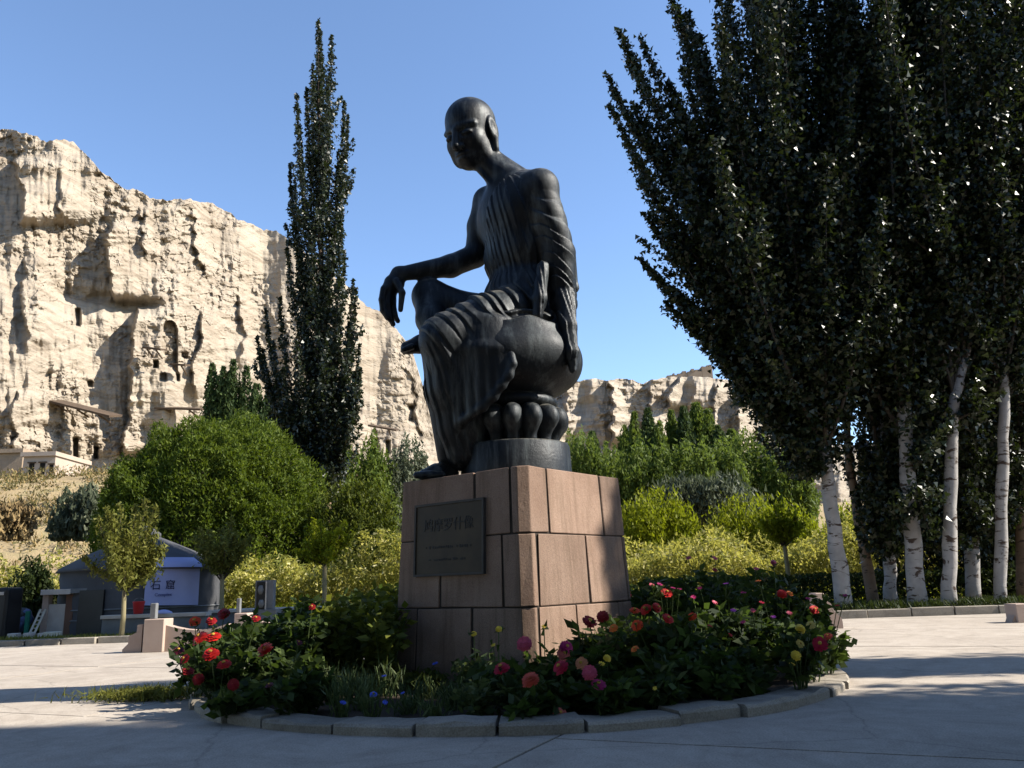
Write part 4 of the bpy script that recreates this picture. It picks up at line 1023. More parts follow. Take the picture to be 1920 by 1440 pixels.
# ------------------------------------------------------------------ shrubs
def leafy(name, color_stops, **k): return leaf_mat(name, color_stops, rough=0.6, spec=0.15, **k)
m_bush = leafy('willow_leaf', [(0, (0.034, 0.058, 0.008)), (0.6, (0.076, 0.112, 0.014)), (1, (0.140, 0.175, 0.026))], trans=0.28, tcol=(0.20, 0.28, 0.016))
m_shrub = leafy('yellow_green_leaf', [(0, (0.090, 0.115, 0.004)), (0.6, (0.175, 0.200, 0.008)), (1, (0.260, 0.270, 0.016))], trans=0.35, tcol=(0.38, 0.44, 0.016))
m_grey = leafy('tamarisk_leaf', [(0, (0.060, 0.075, 0.045)), (0.6, (0.095, 0.112, 0.068)), (1, (0.140, 0.155, 0.100))], trans=0.2, tcol=(0.15, 0.18, 0.09))
m_far = leafy('far_tree_leaf', [(0, (0.050, 0.080, 0.014)), (0.6, (0.090, 0.130, 0.022)), (1, (0.140, 0.180, 0.036))], trans=0.3, tcol=(0.22, 0.30, 0.04))
m_fardk = leafy('far_poplar_leaf', [(0, (0.022, 0.042, 0.014)), (0.6, (0.045, 0.075, 0.022)), (1, (0.080, 0.115, 0.034))], trans=0.2, tcol=(0.12, 0.17, 0.04))
m_young = leafy('young_tree_leaf', [(0, (0.075, 0.085, 0.015)), (0.5, (0.130, 0.140, 0.025)), (1, (0.210, 0.200, 0.050))], trans=0.3, tcol=(0.28, 0.28, 0.05))
m_vine = leafy('vine_leaf', [(0, (0.09, 0.12, 0.02)), (0.3, (0.26, 0.26, 0.045)), (0.6, (0.52, 0.47, 0.12)), (0.85, (0.74, 0.66, 0.27)), (1, (0.88, 0.82, 0.48))], trans=0.38, tcol=(0.62, 0.58, 0.10), big=1.1, bigcol=(0.14, 0.16, 0.03))
m_hedge = leafy('hedge_leaf', [(0, (0.016, 0.026, 0.007)), (0.7, (0.030, 0.046, 0.012)), (1, (0.055, 0.070, 0.020))], trans=0.15, tcol=(0.10, 0.14, 0.02))

m_olive = leafy('olive_willow_leaf', [(0, (0.030, 0.042, 0.005)), (0.6, (0.060, 0.078, 0.008)), (1, (0.120, 0.135, 0.016))], trans=0.25, tcol=(0.16, 0.20, 0.012))
def clump_pts(n, lobes, g, shell=0.55):
    """points through a set of ellipsoid lobes ((cx,cy,cz),(rx,ry,rz)), gathered in tufts towards the surface"""
    vol = np.array([r[0] * r[1] * r[2] for c, r in lobes]) ** 0.67; own = g.choice(len(lobes), n, p=vol / vol.sum())
    cs = np.array([c for c, r in lobes], float)[own]; rs = np.array([r for c, r in lobes], float)[own]
    nt = max(20, n // 45); td = g.normal(size=(nt, 3)); td /= np.linalg.norm(td, axis=1)[:, None]; tr = shell + (1 - shell) * g.random(nt)
    tuft = g.integers(0, nt, n)
    p = td[tuft] * tr[tuft][:, None] + g.normal(0, 0.075, (n, 3))
    return cs + p * rs
def shrub(name, label, cat, px0, px1, ytop, ybase, Y, n, leaf, mat, seed, depth=None, lobes=7, zb=None, trunk=None, long=1.0, group=None, up=0.8, dome=True):
    g = np.random.default_rng(seed); xm = (px0 + px1) / 2
    top = at(xm, ytop, Y); bot = at(xm, ybase, Y); z0 = bot[2] if zb is None else zb
    w = (px1 - px0) * Y / F_PX / math.cos(PITCH) * 0.98; h_ = top[2] - z0; dp = depth or w * 0.8
    base = np.array([top[0], Y, z0]); t_ = thing(name, label, cat, tuple(base), group=group)
    L = []
    if dome: L.append(((0, 0, h_ * 0.42), (w * 0.47, dp * 0.47, h_ * 0.56)))
    for k in range(lobes):
        u = g.uniform(-0.72, 0.72) if lobes > 1 else 0; s_ = g.uniform(0.45, 0.8)
        L.append(((u * w / 2, g.uniform(-.45, .25) * dp, h_ * g.uniform(.30, .62) * (1 - .35 * u * u)), (w * 0.22 * s_ + .1, dp * 0.3 * s_, h_ * .36 * (0.7 + .5 * s_))))
    P = clump_pts(n, L, g); P[:, 2] = np.maximum(P[:, 2], 0.03)
    over = P[:, 2] > h_ * 1.03; P[over, 2] = h_ * g.uniform(.75, 1.02, over.sum())
    s_ = leaf * g.uniform(.6, 1.3, n)
    ax = g.normal(size=(n, 3)); ax[:, 2] = np.abs(ax[:, 2]) + up
    MB().leaves(P, s_ * long, s_ * 0.62, ax=ax, r=g).build('foliage', mat, t_)
    st = MB()
    for k in range(6):
        a = g.uniform(0, 6.28); e = np.array([math.cos(a) * w * .28, math.sin(a) * dp * .28, h_ * .62])
        st.tube(bez(np.array([e[0] * .1, e[1] * .1, -0.1]), np.array([e[0] * .3, e[1] * .3, h_ * .3]), e, 5), np.linspace(.03 + .012 * h_, .01, 5), 5)
    st.build('stems', m_twig, t_)
    return t_
def dome_bush(name, label, px0, px1, ytop, Y, dep, n, leaf, mat, seed):
    """close-grown bush: a dense shell of leaves over a lumpy dome, dark inside"""
    g = np.random.default_rng(seed); xm = (px0 + px1) / 2; top = at(xm, ytop, Y); w = (px1 - px0) * Y / F_PX / math.cos(PITCH) * .5; h_ = top[2] - 0.9
    t_ = thing(name, label, 'bush', (top[0], Y, 0)); d = g.normal(size=(n, 3)); d[:, 1] -= .35; d /= np.linalg.norm(d, axis=1)[:, None]; d[:, 2] = np.where(d[:, 2] < -.25, -d[:, 2], d[:, 2])
    lump = 1 + .075 * fbm(d[:, 0] * 3.2, d[:, 1] * 3.2, d[:, 2] * 3.2, 3, seed) + .07 * np.abs(vnoise(d[:, 0] * 6, d[:, 1] * 6, d[:, 2] * 6, seed + 5)) + .035 * vnoise(d[:, 0] * 13, d[:, 1] * 13, d[:, 2] * 13, seed + 8) - .04
    rr = lump * (1 - .18 * g.random(n) ** 2.0) + .016 * g.normal(size=n)
    q_ = np.sign(d) * np.abs(d) ** np.array([.86, .9, .80])
    P = q_ * rr[:, None] * np.array([w, dep, h_]) * .97; P[:, 2] += .9; P[:, 2] = np.maximum(P[:, 2], .1)
    ax = d * .6 + g.normal(size=(n, 3)) * .6; ax[:, 2] += .35; s_ = leaf * g.uniform(.6, 1.3, n)
    MB().leaves(P, s_ * 1.5, s_ * .6, ax=ax, r=g).build('foliage', mat, t_)
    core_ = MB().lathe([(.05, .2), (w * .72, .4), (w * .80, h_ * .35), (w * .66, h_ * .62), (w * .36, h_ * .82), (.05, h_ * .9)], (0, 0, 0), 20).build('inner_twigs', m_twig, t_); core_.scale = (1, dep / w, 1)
dome_bush('round_bush', 'large rounded dense green bush at the left below the cliff', 192, 632, 787, 33.0, 3.8, 120000, .10, m_bush, 101)
shrub('willow_shrub', 'dark olive willow shrub between the poplar and the plinth', 'shrub', 560, 760, 893, 1050, 31.5, 24000, 0.11, m_olive, 102, depth=2.6, lobes=9, zb=0.0, long=1.5)
shrub('willow_shrub', 'yellow-green willow shrub just right of the plinth', 'shrub', 1120, 1330, 915, 1060, 35.0, 26000, 0.115, m_shrub, 103, depth=3, lobes=9, zb=0.0, long=1.5, up=1.3)
shrub('willow_shrub', 'broad yellow-green willow shrub left of the grove', 'shrub', 1285, 1540, 925, 1060, 34.5, 28000, 0.115, m_shrub, 104, depth=3, lobes=10, zb=0.0, long=1.5, up=1.3)
shrub('willow_shrub', 'yellow-green willow shrub glimpsed between the grove trunks', 'shrub', 1530, 1640, 940, 1070, 35.0, 9000, 0.115, m_shrub, 108, depth=3, lobes=5, zb=0.0, long=1.5, up=1.3)
shrub('tamarisk_shrub', 'hazy grey-green tamarisk behind the yellow-green shrubs', 'shrub', 1170, 1440, 882, 1000, 46.0, 13000, 0.22, m_grey, 105, depth=4, lobes=9, long=1.6, up=1.4)
shrub('tamarisk_shrub', 'grey-green tamarisk on the bank left of the round bush', 'shrub', 108, 205, 905, 1010, 36.0, 5000, 0.17, m_grey, 106, depth=2.5, lobes=6, long=1.6, up=1.6)
shrub('tamarisk_shrub', 'rust-tinged dry shrub on the bank at the left edge', 'shrub', -30, 80, 935, 1010, 38.0, 5000, 0.16, mottled('dry_shrub', (0.20, 0.13, 0.06), (0.30, 0.22, 0.10), 2, .9, 0), 107, depth=2.5, lobes=6, long=1.6, up=1.6)
shrub('green_shrub', 'dark green shrub at the left edge behind the stone shelter', 'shrub', 18, 112, 1038, 1150, 25.0, 7000, 0.11, m_hedge, 109, depth=1.2, lobes=6, zb=0.0)
# trees behind the plinth and the grove, on the rising ground
def gz_at(px, Y): return float(ground_z(np.array(gx(px, Y)), np.array(Y)))
bgt = [(1080, 800, 60, 120, 'bright green tree just right of the statue base'), (1130, 825, 62, 100, 'low bright green tree right of the statue base'), (1400, 800, 64, 150, 'rounded green tree below the mesa, left of the grove'), (1470, 838, 60, 110, 'round green tree next to the grove'),
       (700, 818, 56, 110, 'green tree behind the poplar, left of the statue'), (765, 815, 58, 90, 'pale green tree behind the statue foot'), (655, 828, 54, 90, 'blue-green tree just right of the lone poplar'), (1040, 850, 66, 70, 'small green tree behind the statue base'), (1200, 822, 58, 110, 'feathery green tree in front of the slender poplars, left of three'), (1275, 815, 57, 120, 'feathery green tree in front of the slender poplars, middle of three'), (1345, 826, 58, 110, 'feathery green tree in front of the slender poplars, right of three')]
for i, (px, yt, Y, w, lab) in enumerate(bgt):
    shrub('broadleaf_tree', lab, 'tree', px - w / 2, px + w / 2, yt, 960, float(Y), 11000, 0.23, m_far if i % 2 == 0 else m_grey if i == 5 else m_far, 120 + i, depth=5, lobes=8, zb=gz_at(px, Y) - 0.5, long=1.3)
def column_tree(label, px, yt, w, Y, seed, mat, group='slender poplars on the rising ground'):
    g = np.random.default_rng(seed); z0 = gz_at(px, Y) - .3; top = at(px, yt, Y); h_ = top[2] - z0; r_ = w / 2 * Y / F_PX
    t_ = thing('slender_poplar', label, 'tree', (top[0], Y, z0), group=group); n = 5200; t = g.random(n)
    prof = np.sin(np.clip(t * 1.02, 0, 1) ** 0.7 * math.pi) ** .6 * 0.85 + .22
    nt = 26; tu = g.integers(0, nt, n); ta = g.random(nt) * 6.28; tq = g.random(nt); t = np.clip(tq[tu] * .8 + g.normal(0, .10, n) + .12, 0, 1); prof = np.sin(np.clip(t, 0.02, .99) ** 0.7 * math.pi) ** .6 * .85 + .2; th_ = ta[tu] + g.normal(0, .45, n); rr = r_ * 1.95 * prof * (.25 + .75 * g.random(n)) * (.7 + .5 * g.random(nt))[tu]
    P = np.stack([rr * np.cos(th_), rr * np.sin(th_), h_ * (.06 + .94 * t)], -1); ax = g.normal(size=(n, 3)) * .5; ax[:, 2] += 1
    s_ = .24 * g.uniform(.6, 1.2, n) * Y / 60; MB().leaves(P, s_ * 1.5, s_ * .6, ax=ax, r=g).build('crown', mat, t_)
    MB().tube([(0, 0, -.3), (0, 0, h_ * .5), (0, 0, h_ * .93)], [.16, .1, .02], 6).build('trunk', m_twig, t_)
cols_ = [(1168, 800, 20, 66), (1190, 775, 20, 68), (1214, 768, 24, 66), (1236, 792, 22, 65), (1258, 772, 22, 67), (1282, 765, 24, 66), (1304, 758, 26, 68), (1326, 770, 22, 66), (1346, 800, 22, 65), (1110, 812, 20, 66), (1370, 808, 22, 67)]
ORD = ['first', 'second', 'third', 'fourth', 'fifth', 'sixth', 'seventh', 'eighth', 'ninth', 'tenth', 'eleventh']
for i, (px, yt, w, Y) in enumerate(sorted(cols_)): column_tree(ORD[i] + ' slender green poplar from the left in the clump right of the statue', px, yt, w, float(Y), 150 + i, m_far if i % 3 else m_fardk)
for i, (px, yt, w) in enumerate([(398, 684, 20), (420, 690, 24), (440, 678, 24), (462, 688, 22), (482, 722, 24), (502, 742, 22), (520, 760, 20)]):
    column_tree(ORD[i] + ' dark slender poplar from the left behind the round bush', px, yt, w, 62.0, 170 + i, m_fardk, 'dark poplars behind the round bush')
# young trees with thin trunks in the garden
def young_tree(label, px, ybase, ytrunk, ytop, w, Y, seed, mat, n=5200, leaf=.10, wt=9):
    g = np.random.default_rng(seed); x = gx(px, Y); zt_ = at(px, ytrunk, Y)[2]; top = at(px, ytop, Y)[2]; r_ = w / 2 * Y / F_PX
    t_ = thing('young_tree', label, 'tree', (x, Y, 0), group='young trees in the garden'); rt = wt / 2 * Y / F_PX
    MB().tube([(0, 0, -.2), (.02, 0, zt_ * .5), (0, 0, zt_), (0, 0, zt_ + .5)], [rt * 1.15, rt, rt * .85, rt * .4], 8).build('trunk', m_trunk_pale, t_, True)
    br = MB(); cr = MB(); hc = top - zt_
    for k in range(34):
        a = g.uniform(0, 6.28); q_ = g.uniform(.25, 1); e = np.array([math.cos(a) * r_ * q_, math.sin(a) * r_ * q_, zt_ + hc * g.uniform(.35, 1.0) * (1 - .35 * q_ * q_)])
        path = bez(np.array([0, 0, zt_ + g.uniform(-.1, .35)]), np.array([e[0] * .55, e[1] * .55, zt_ + (e[2] - zt_) * .35]), e, 7)
        br.tube(path, np.linspace(rt * .35, .004, 7), 4, False); m_ = n // 34
        c = plume_leaves(path, m_, .26, 1, g, .2); s_ = leaf * g.uniform(.6, 1.2, m_); cr.leaves(c, s_ * 1.4, s_ * .45, up=.8, r=g)
    br.build('branches', m_twig, t_); cr.build('crown', mat, t_)
m_trunk_pale = mottled('young_bark', (0.20, 0.17, 0.09), (0.30, 0.26, 0.15), 3, .9, .3, .01)
young_tree('young tree with loose yellow-green crown and pale trunk in front of the yurt', 226, 1195, 1115, 922, 165, 18.6, 201, m_young, 8200, .095)
young_tree('young tree with yellow-green crown right of the yurt', 412, 1150, 1085, 965, 120, 23.0, 202, m_young, 5200, .10)
young_tree('young reddish-green tree left of the plinth', 606, 1105, 1060, 965, 120, 24.0, 203, m_shrub, 5200, .10)
young_tree('young tree with dark crooked trunk left of the grove', 1484, 1088, 1025, 935, 90, 24.5, 204, m_shrub, 4200, .10)
# the sunlit yellowing vines / maize behind the gardens
def band(name, label, x0, x1, Y0, Y1, zt_, n, leaf, mat, seed, cat=None, kind='stuff', zb=0.0, long=1.6):
    g = np.random.default_rng(seed); x = g.uniform(x0, x1, n); y = Y0 + (Y1 - Y0) * g.random(n) ** 1.4
    row = np.round(x / .55) * .55; x = row + g.normal(0, .16, n)
    h_ = zt_ * (.80 + .30 * fbm(x * .6, y * .6, 0, 3, seed)); z = zb + h_ * g.random(n) ** .75
    P = np.stack([x, y, z], -1); s_ = leaf * g.uniform(.6, 1.3, n); ax = g.normal(size=(n, 3)); ax[:, 2] += .5
    o = MB().leaves(P, s_ * long, s_ * .55, ax=ax, r=g).build(name, mat); tag(o, label, cat, kind=kind); return o
band('vine_rows', 'sunlit yellowing crop rows behind the gardens', -26, 26, 26.6, 30.0, 2.55, 120000, .115, m_vine, 211)
band('low_weeds', 'low dry weeds between the garden and the crop rows', -24, 24, 24.6, 26.6, .7, 24000, .09, m_shrub, 212)
hd = thing('hedge', 'low dark clipped hedge behind the grove trunks', 'hedge', (11.5, 22.2, 0))
gg = np.random.default_rng(213); n = 16000; P = np.stack([gg.uniform(-6.5, 9, n), gg.uniform(-.6, .6, n), .95 * gg.random(n) ** .6], -1); s_ = .10 * gg.uniform(.6, 1.2, n)
MB().leaves(P, s_ * 1.2, s_ * .7, r=gg).build('foliage', m_hedge, hd)
# deeper planting behind the grove: dark trees that close the gaps between the trunks
for i, (px, yt, w, Y) in enumerate([(1650, 600, 130, 23.6), (1740, 540, 150, 23.2), (1830, 580, 150, 23.8), (1930, 560, 160, 23.4)]):
    shrub('grove_understorey_tree', ['dark leafy tree behind the slim leaning poplar', 'dark leafy tree behind the stout scarred poplar', 'dark leafy tree behind the forked poplar', 'dark leafy tree at the right edge behind the grove'][i], 'tree', px - w / 2, px + w / 2, yt, 1130, float(Y), 20000, .13, m_pop, 220 + i, depth=2.6, lobes=12, zb=0.1, dome=False)

# dry scrub scattered over the bank below the left cliff
gg = np.random.default_rng(230); n = 30000; tx = gg.uniform(-64, -14, 700); ty = gg.uniform(36, 82, 700); ow = gg.integers(0, 700, n)
x = tx[ow] + gg.normal(0, .5, n); y = ty[ow] + gg.normal(0, .5, n); hs2 = gg.uniform(.25, 1.3, 700)[ow]; z = ground_z(x, y) - .1 + hs2 * gg.random(n) ** 1.2
ax = gg.normal(size=(n, 3)) * .6; ax[:, 2] += .8
tag(MB().leaves(np.stack([x, y, z], -1), gg.uniform(.2, .45, n), gg.uniform(.07, .16, n), ax=ax, r=gg).build('bank_scrub', leafy('bank_scrub_leaf', [(0, (0.06, 0.07, 0.025)), (0.4, (0.14, 0.12, 0.04)), (0.75, (0.26, 0.18, 0.075)), (1, (0.36, 0.27, 0.13))], trans=.15, tcol=(.2, .15, .04))), 'dry brown scrub scattered over the bank under the cliff', kind='stuff')

# ================================================================== the yard on the left and small stone things
m_lstone = mottled('pink_wall_stone', (0.40, 0.30, 0.245), (0.48, 0.37, 0.305), 2, .85, .3, .006)
m_grey_st = mottled('grey_stone', (0.13, 0.135, 0.14), (0.20, 0.205, 0.21), 3, .85, .3, .01)
m_pale_st = mottled('pale_stone', (0.45, 0.40, 0.35), (0.58, 0.52, 0.46), 3, .85, .3, .01)
m_felt = mottled('grey_felt', (0.060, 0.062, 0.068), (0.095, 0.097, 0.105), 1.2, .95, .4, .02)
m_banner = mottled('lavender_banner', (0.32, 0.35, 0.60), (0.40, 0.43, 0.68), 1.0, .6, .1, .01)
m_ink = mottled('banner_ink', (0.012, 0.014, 0.05), (0.02, 0.02, 0.07), 4, .7, 0)
m_ink2 = mottled('banner_ink_pale', (0.07, 0.085, 0.22), (0.09, 0.11, 0.26), 4, .7, 0)
m_red = mottled('red_plastic', (0.45, 0.03, 0.035), (0.55, 0.05, 0.05), 3, .45, .1, .004)
m_black = mottled('black_metal', (0.008, 0.008, 0.009), (0.016, 0.016, 0.018), 3, .4, .1, .003)
m_brick = mottled('red_brown_stone', (0.14, 0.075, 0.05), (0.20, 0.11, 0.075), 3, .85, .3, .006)
m_blue = mottled('blue_tarp', (0.05, 0.09, 0.22), (0.14, 0.18, 0.32), 3, .5, .3, .02)
m_teal = mottled('teal_board', (0.01, 0.16, 0.11), (0.02, 0.22, 0.15), 3, .5, .1, .004)
m_wood = mottled('bleached_wood', (0.50, 0.46, 0.36), (0.66, 0.60, 0.48), 5, .85, .2, .004)
def box_px(px0, px1, py0, py1, Y, dep, z0=None):
    """upright box whose front covers an image rectangle: centre and size in world units"""
    xm = (px0 + px1) / 2; b_ = at(xm, py1, Y); t_ = at(xm, py0, Y); l_ = at(px0, (py0 + py1) / 2, Y)[0]; r_ = at(px1, (py0 + py1) / 2, Y)[0]
    zb = b_[2] if z0 is None else z0
    return np.array([(l_ + r_) / 2, Y + dep / 2, (zb + t_[2]) / 2]), (r_ - l_, dep, t_[2] - zb)
def part_box(name, rect, Y, dep, mat, par, z0=None, bev=0.006, rz=0):
    c, sz = box_px(*rect, Y, dep, z0); o_ = np.array(par.location)
    me = bevelled(MB().box((0, 0, 0), sz, rz), min(bev, min(sz) * .2), 1, name)
    return obj(name, me, mat, par, tuple(c - o_))

# ---- yurt with a banner
YY_ = 24.5; yc = gx(262, YY_); yr = 2.15; zw = 1.72
yurt = thing('yurt', 'grey felt yurt with conical roof behind the young tree', 'yurt', (yc, YY_, 0))
wl_ = MB(); prof = [(yr * 1.01, -0.1)] + [(yr * (1 + .012 * math.sin(z * 9)), z) for z in np.linspace(0, zw, 8)] + [(yr + .06, zw)]
wl_.lathe(prof, (0, 0, 0), 48).build('wall', m_felt, yurt, True)
rf = MB().lathe([(yr + .12, zw - .06), (yr + .06, zw + .04), (yr * .72, zw + .42), (yr * .40, zw + .72), (.36, zw + .93)], (0, 0, 0), 48).build('roof', m_felt, yurt, True)
MB().lathe([(.40, zw + .90), (.40, zw + 1.02), (.30, zw + 1.10), (.04, zw + 1.26)], (0, 0, 0), 24).build('crown_cap', m_felt, rf, True)
for z in (0.35, 0.62): MB().lathe([(yr + .005, z), (yr + .03, z + .02), (yr + .005, z + .045)], (0, 0, 0), 48).build('rope', m_grey_st, yurt)
dr = MB()
a_ = math.radians(-100); nrm = np.array([math.cos(a_), math.sin(a_), 0]); Rd = np.stack([np.array([-math.sin(a_), math.cos(a_), 0]), nrm, [0, 0, 1]], 1)
dr.box(nrm * (yr + .02) + np.array([0, 0, .58]), (.72, .07, 1.16), R=Rd).build('door', m_black, yurt)
# banner: cloth stretched round the wall, with an upper flap on the roof edge
ban = MB(); V = []; nb = 22; pass
def wall_angle(px, z=.9):
    aa = np.radians(np.linspace(-150, -5, 300)); q_ = project(np.stack([yc + yr * np.cos(aa), YY_ + yr * np.sin(aa), np.full(300, z)], -1)); return float(aa[np.argmin(np.abs(q_[:, 0] - px))])
a0_, a1_ = wall_angle(270), wall_angle(369)
bz = [.72, 1.05, 1.38, zw - .03]
for z in bz: V += [((yr + .055) * math.cos(a), (yr + .055) * math.sin(a), z - (.05 * (i / nb) if z == bz[0] else 0)) for i, a in enumerate(np.linspace(a0_, a1_, nb))]
f = [(r_ * nb + j, r_ * nb + j + 1, (r_ + 1) * nb + j + 1, (r_ + 1) * nb + j) for r_ in range(3) for j in range(nb - 1)]
bn = thing('banner', 'lavender cloth banner with dark characters stretched round the yurt', 'banner', (yc, YY_, 0))
ban.add(V, f).build('cloth', m_banner, bn, True)
V = []
for k_, (r_, z) in enumerate(((yr + .15, zw - .02), (yr + .10, zw + .07), (yr * .88 + .05, zw + .26))):
    V += [(r_ * math.cos(a), r_ * math.sin(a), z) for a in np.linspace(a0_, a1_, nb)]
f = [(r_ * nb + j, r_ * nb + j + 1, (r_ + 1) * nb + j + 1, (r_ + 1) * nb + j) for r_ in range(2) for j in range(nb - 1)]
MB().add(V, f).build('upper_flap', m_banner, bn, True)
def on_wall(name, txt, size, ang, z, mat, tilt_r=None):
    a = math.radians(ang); nr = np.array([math.cos(a), math.sin(a), 0.0]); ex_ = np.array([-math.sin(a), math.cos(a), 0.0])
    pos = nr * (yr + .075) + np.array([0, 0, z])
    return lettering(name, txt, size, 0, 0, bn, mat, np.stack([ex_, [0, 0, 1], nr], 1), pos, ext=.004)
d_ = math.degrees
on_wall('lettering', '石', .27, d_(wall_angle(289)), 1.22, m_ink); on_wall('lettering', '窟', .27, d_(wall_angle(316)), 1.22, m_ink)
on_wall('lettering', 'Complex', .12, d_(wall_angle(304)), .98, m_ink2)

# ---- stone shelter, ladder, bundle, cabinet
YS = 22.6
def base_thing(name, label, cat, px, Y, group=None): return thing(name, label, cat, (gx(px, Y), Y, 0), group=group)
sh = base_thing('stone_shelter', 'small open stone shelter with flat roof slab at the left', 'shelter', 125, YS)
for (x0, x1, m_) in ((77, 88, m_lstone), (121, 136, m_brick), (166, 173, m_brick)): part_box('post', (x0, x1, 1115, 1188), YS, .22, m_, sh, 0.0)
part_box('roof_slab', (76, 132, 1105, 1115), YS - .15, 1.2, m_pale_st, sh); part_box('roof_slab', (132.3, 178, 1103, 1112), YS - .15, 1.2, m_grey_st, sh)
part_box('panel', (88.4, 120.6, 1133, 1188), YS + .04, .10, m_pale_st, sh, 0.0); part_box('panel', (136.4, 165.6, 1130, 1188), YS + .04, .10, m_pale_st, sh, 0.0)
part_box('back_wall', (132, 176, 1112, 1188), YS + .75, .12, m_grey_st, sh, 0.0); part_box('side_board', (175, 189, 1150, 1188), YS + .25, .12, m_black, sh, 0.0)
ld = base_thing('ladder', 'short bleached wooden ladder leaning on the stone shelter', 'ladder', 62, YS - .5)
lo_ = np.array(ld.location)
for (xb, xt) in ((54, 76), (63, 85)): MB().tube([on_ground(xb, 1190) * 0 + at(xb, 1191, YS - .6) - lo_, at(xt, 1143, YS - .05) - lo_], .030, 6).build('rail', m_wood, ld)
for k in range(6):
    f_ = (k + .7) / 6.4; a = at(54 + 22 * f_, 1191 - 48 * f_, YS - .6 + .55 * f_) - lo_; b_ = at(63 + 22 * f_, 1191 - 48 * f_, YS - .6 + .55 * f_) - lo_; MB().tube([a, b_], .018, 5).build('rung', m_wood, ld)
cab = base_thing('cabinet', 'black rounded cabinet cut by the left edge of the picture', 'cabinet', -6, 21.5)
c_, sz = box_px(-34, 13, 1102, 1170, 21.5, .7, 0.0); lo_ = np.array(cab.location)
obj('body', bevelled(MB().box((0, 0, 0), sz), .08, 3, 'body'), m_black, cab, tuple(c_ - lo_))
part_box('label_plate', (-6, 7, 1110, 1116), 21.48, .02, m_pale_st, cab)
tp_ = base_thing('tarp_bundle', 'heap of blue-grey tarpaulin bundles beside the ladder', 'bundle', 36, 22.9)
lo_ = np.array(tp_.location)
for (px, py, rx, rz_, m_) in ((30, 1168, 20, 22, m_blue), (46, 1160, 14, 18, m_blue), (20, 1176, 14, 13, m_felt), (40, 1152, 16, 12, m_felt)):
    c = at(px, py, 22.9) - lo_; k = 22.9 / F_PX; V = []; nn = 12
    mb = MB(); pr_ = []
    for i in range(9):
        t_ = -math.pi / 2 + math.pi * i / 8; pr_.append((max(.01, rx * k * math.cos(t_) * (1 + .15 * math.sin(i * 2.1))), rz_ * k * math.sin(t_)))
    mb.lathe(pr_, c, nn).build('sack', m_, tp_, True)
part_box('board', (46, 54, 1146, 1184), 22.7, .06, m_teal, tp_, 0.02)
for i, (x0, x1, y0, y1, lab, m_) in enumerate(((13, 28, 1188, 1194, 'loose white stone block at the left edge of the yard', m_pale_st), (43, 55, 1187, 1193, 'loose white stone block at the foot of the ladder', m_pale_st), (70, 82, 1187, 1193, 'white stone block in front of the shelter', m_pale_st), (80, 106, 1185, 1189, 'pale plank lying in front of the shelter', m_wood))):
    c, sz = box_px(x0, x1, y0, y1, 20.8, .25, 0.01); obj_ = obj('stone_block' if i < 3 else 'plank', bevelled(MB().box((0, 0, 0), sz), .01, 1), m_, None, tuple(c)); tag(obj_, lab, 'stone' if i < 3 else 'plank')
# long low stone trough and terrace
tr_ = base_thing('stone_trough', 'long low grey stone trough wall in the yard', 'trough', 290, 20.6)
part_box('front_wall', (190, 384, 1158, 1192), 20.6, .16, m_grey_st, tr_, 0.0); part_box('coping', (188, 387, 1151, 1158), 20.55, .34, m_pale_st, tr_)
tr2 = base_thing('stone_terrace', 'low grey stone terrace edge behind the flower clump', 'terrace', 520, 21.8)
part_box('step', (392, 735, 1143, 1180), 21.8, 1.4, m_grey_st, tr2, 0.0); part_box('coping', (390, 737, 1139, 1144), 21.72, 1.5, m_pale_st, tr2)
bk = base_thing('bucket', 'red plastic bucket on the grey stone trough', 'bucket', 259, 20.72)
c = at(259, 1151, 20.72); bk.location = tuple(c); k = 20.7 / F_PX
MB().lathe([(8 * k, 0), (10.2 * k, 20 * k), (10.8 * k, 20.6 * k), (10.8 * k, 22 * k), (9.4 * k, 22 * k), (8.8 * k, 14 * k)], (0, 0, 0), 20).build('pail', m_red, bk, True)
MB().tube([(10 * k * math.cos(a), 0, 21 * k + 7 * k * math.sin(a)) for a in np.linspace(0, math.pi, 9)], .008, 5).build('handle', m_grey_st, bk)
pile = thing('rag_pile', 'small heap of pale blue cloth lying on the trough', 'cloth', tuple(at(306, 1151, 20.7)))
MB().lathe([(16 * k, 0), (15 * k, 3 * k), (9 * k, 6 * k), (3 * k, 7.5 * k)], (0, 0, 0), 14).build('cloth', m_banner, pile, True)
# stele
st = base_thing('stone_stele', 'dark upright stone stele with a framed carved panel', 'stele', 495, 19.6)
part_box('slab', (478, 512, 1088, 1146), 19.6, .22, m_grey_st, st); part_box('base', (472, 518, 1143, 1172), 19.5, .42, m_grey_st, st, 0.0)
part_box('panel', (480.5, 497, 1091, 1142), 19.57, .04, m_black, st)
for (x, y, rx, ry) in ((489, 1106, 6, 8), (490, 1132, 6, 7)):
    k = 19.5 / F_PX; MB().lathe([(rx * k * .5, -ry * k), (rx * k, 0), (rx * k * .6, ry * k)], at(x, y, 19.58) - np.array(st.location), 10).build('carving', m_grey_st, st, True)
part_box('rim', (497, 499, 1090, 1143), 19.55, .06, m_pale_st, st)
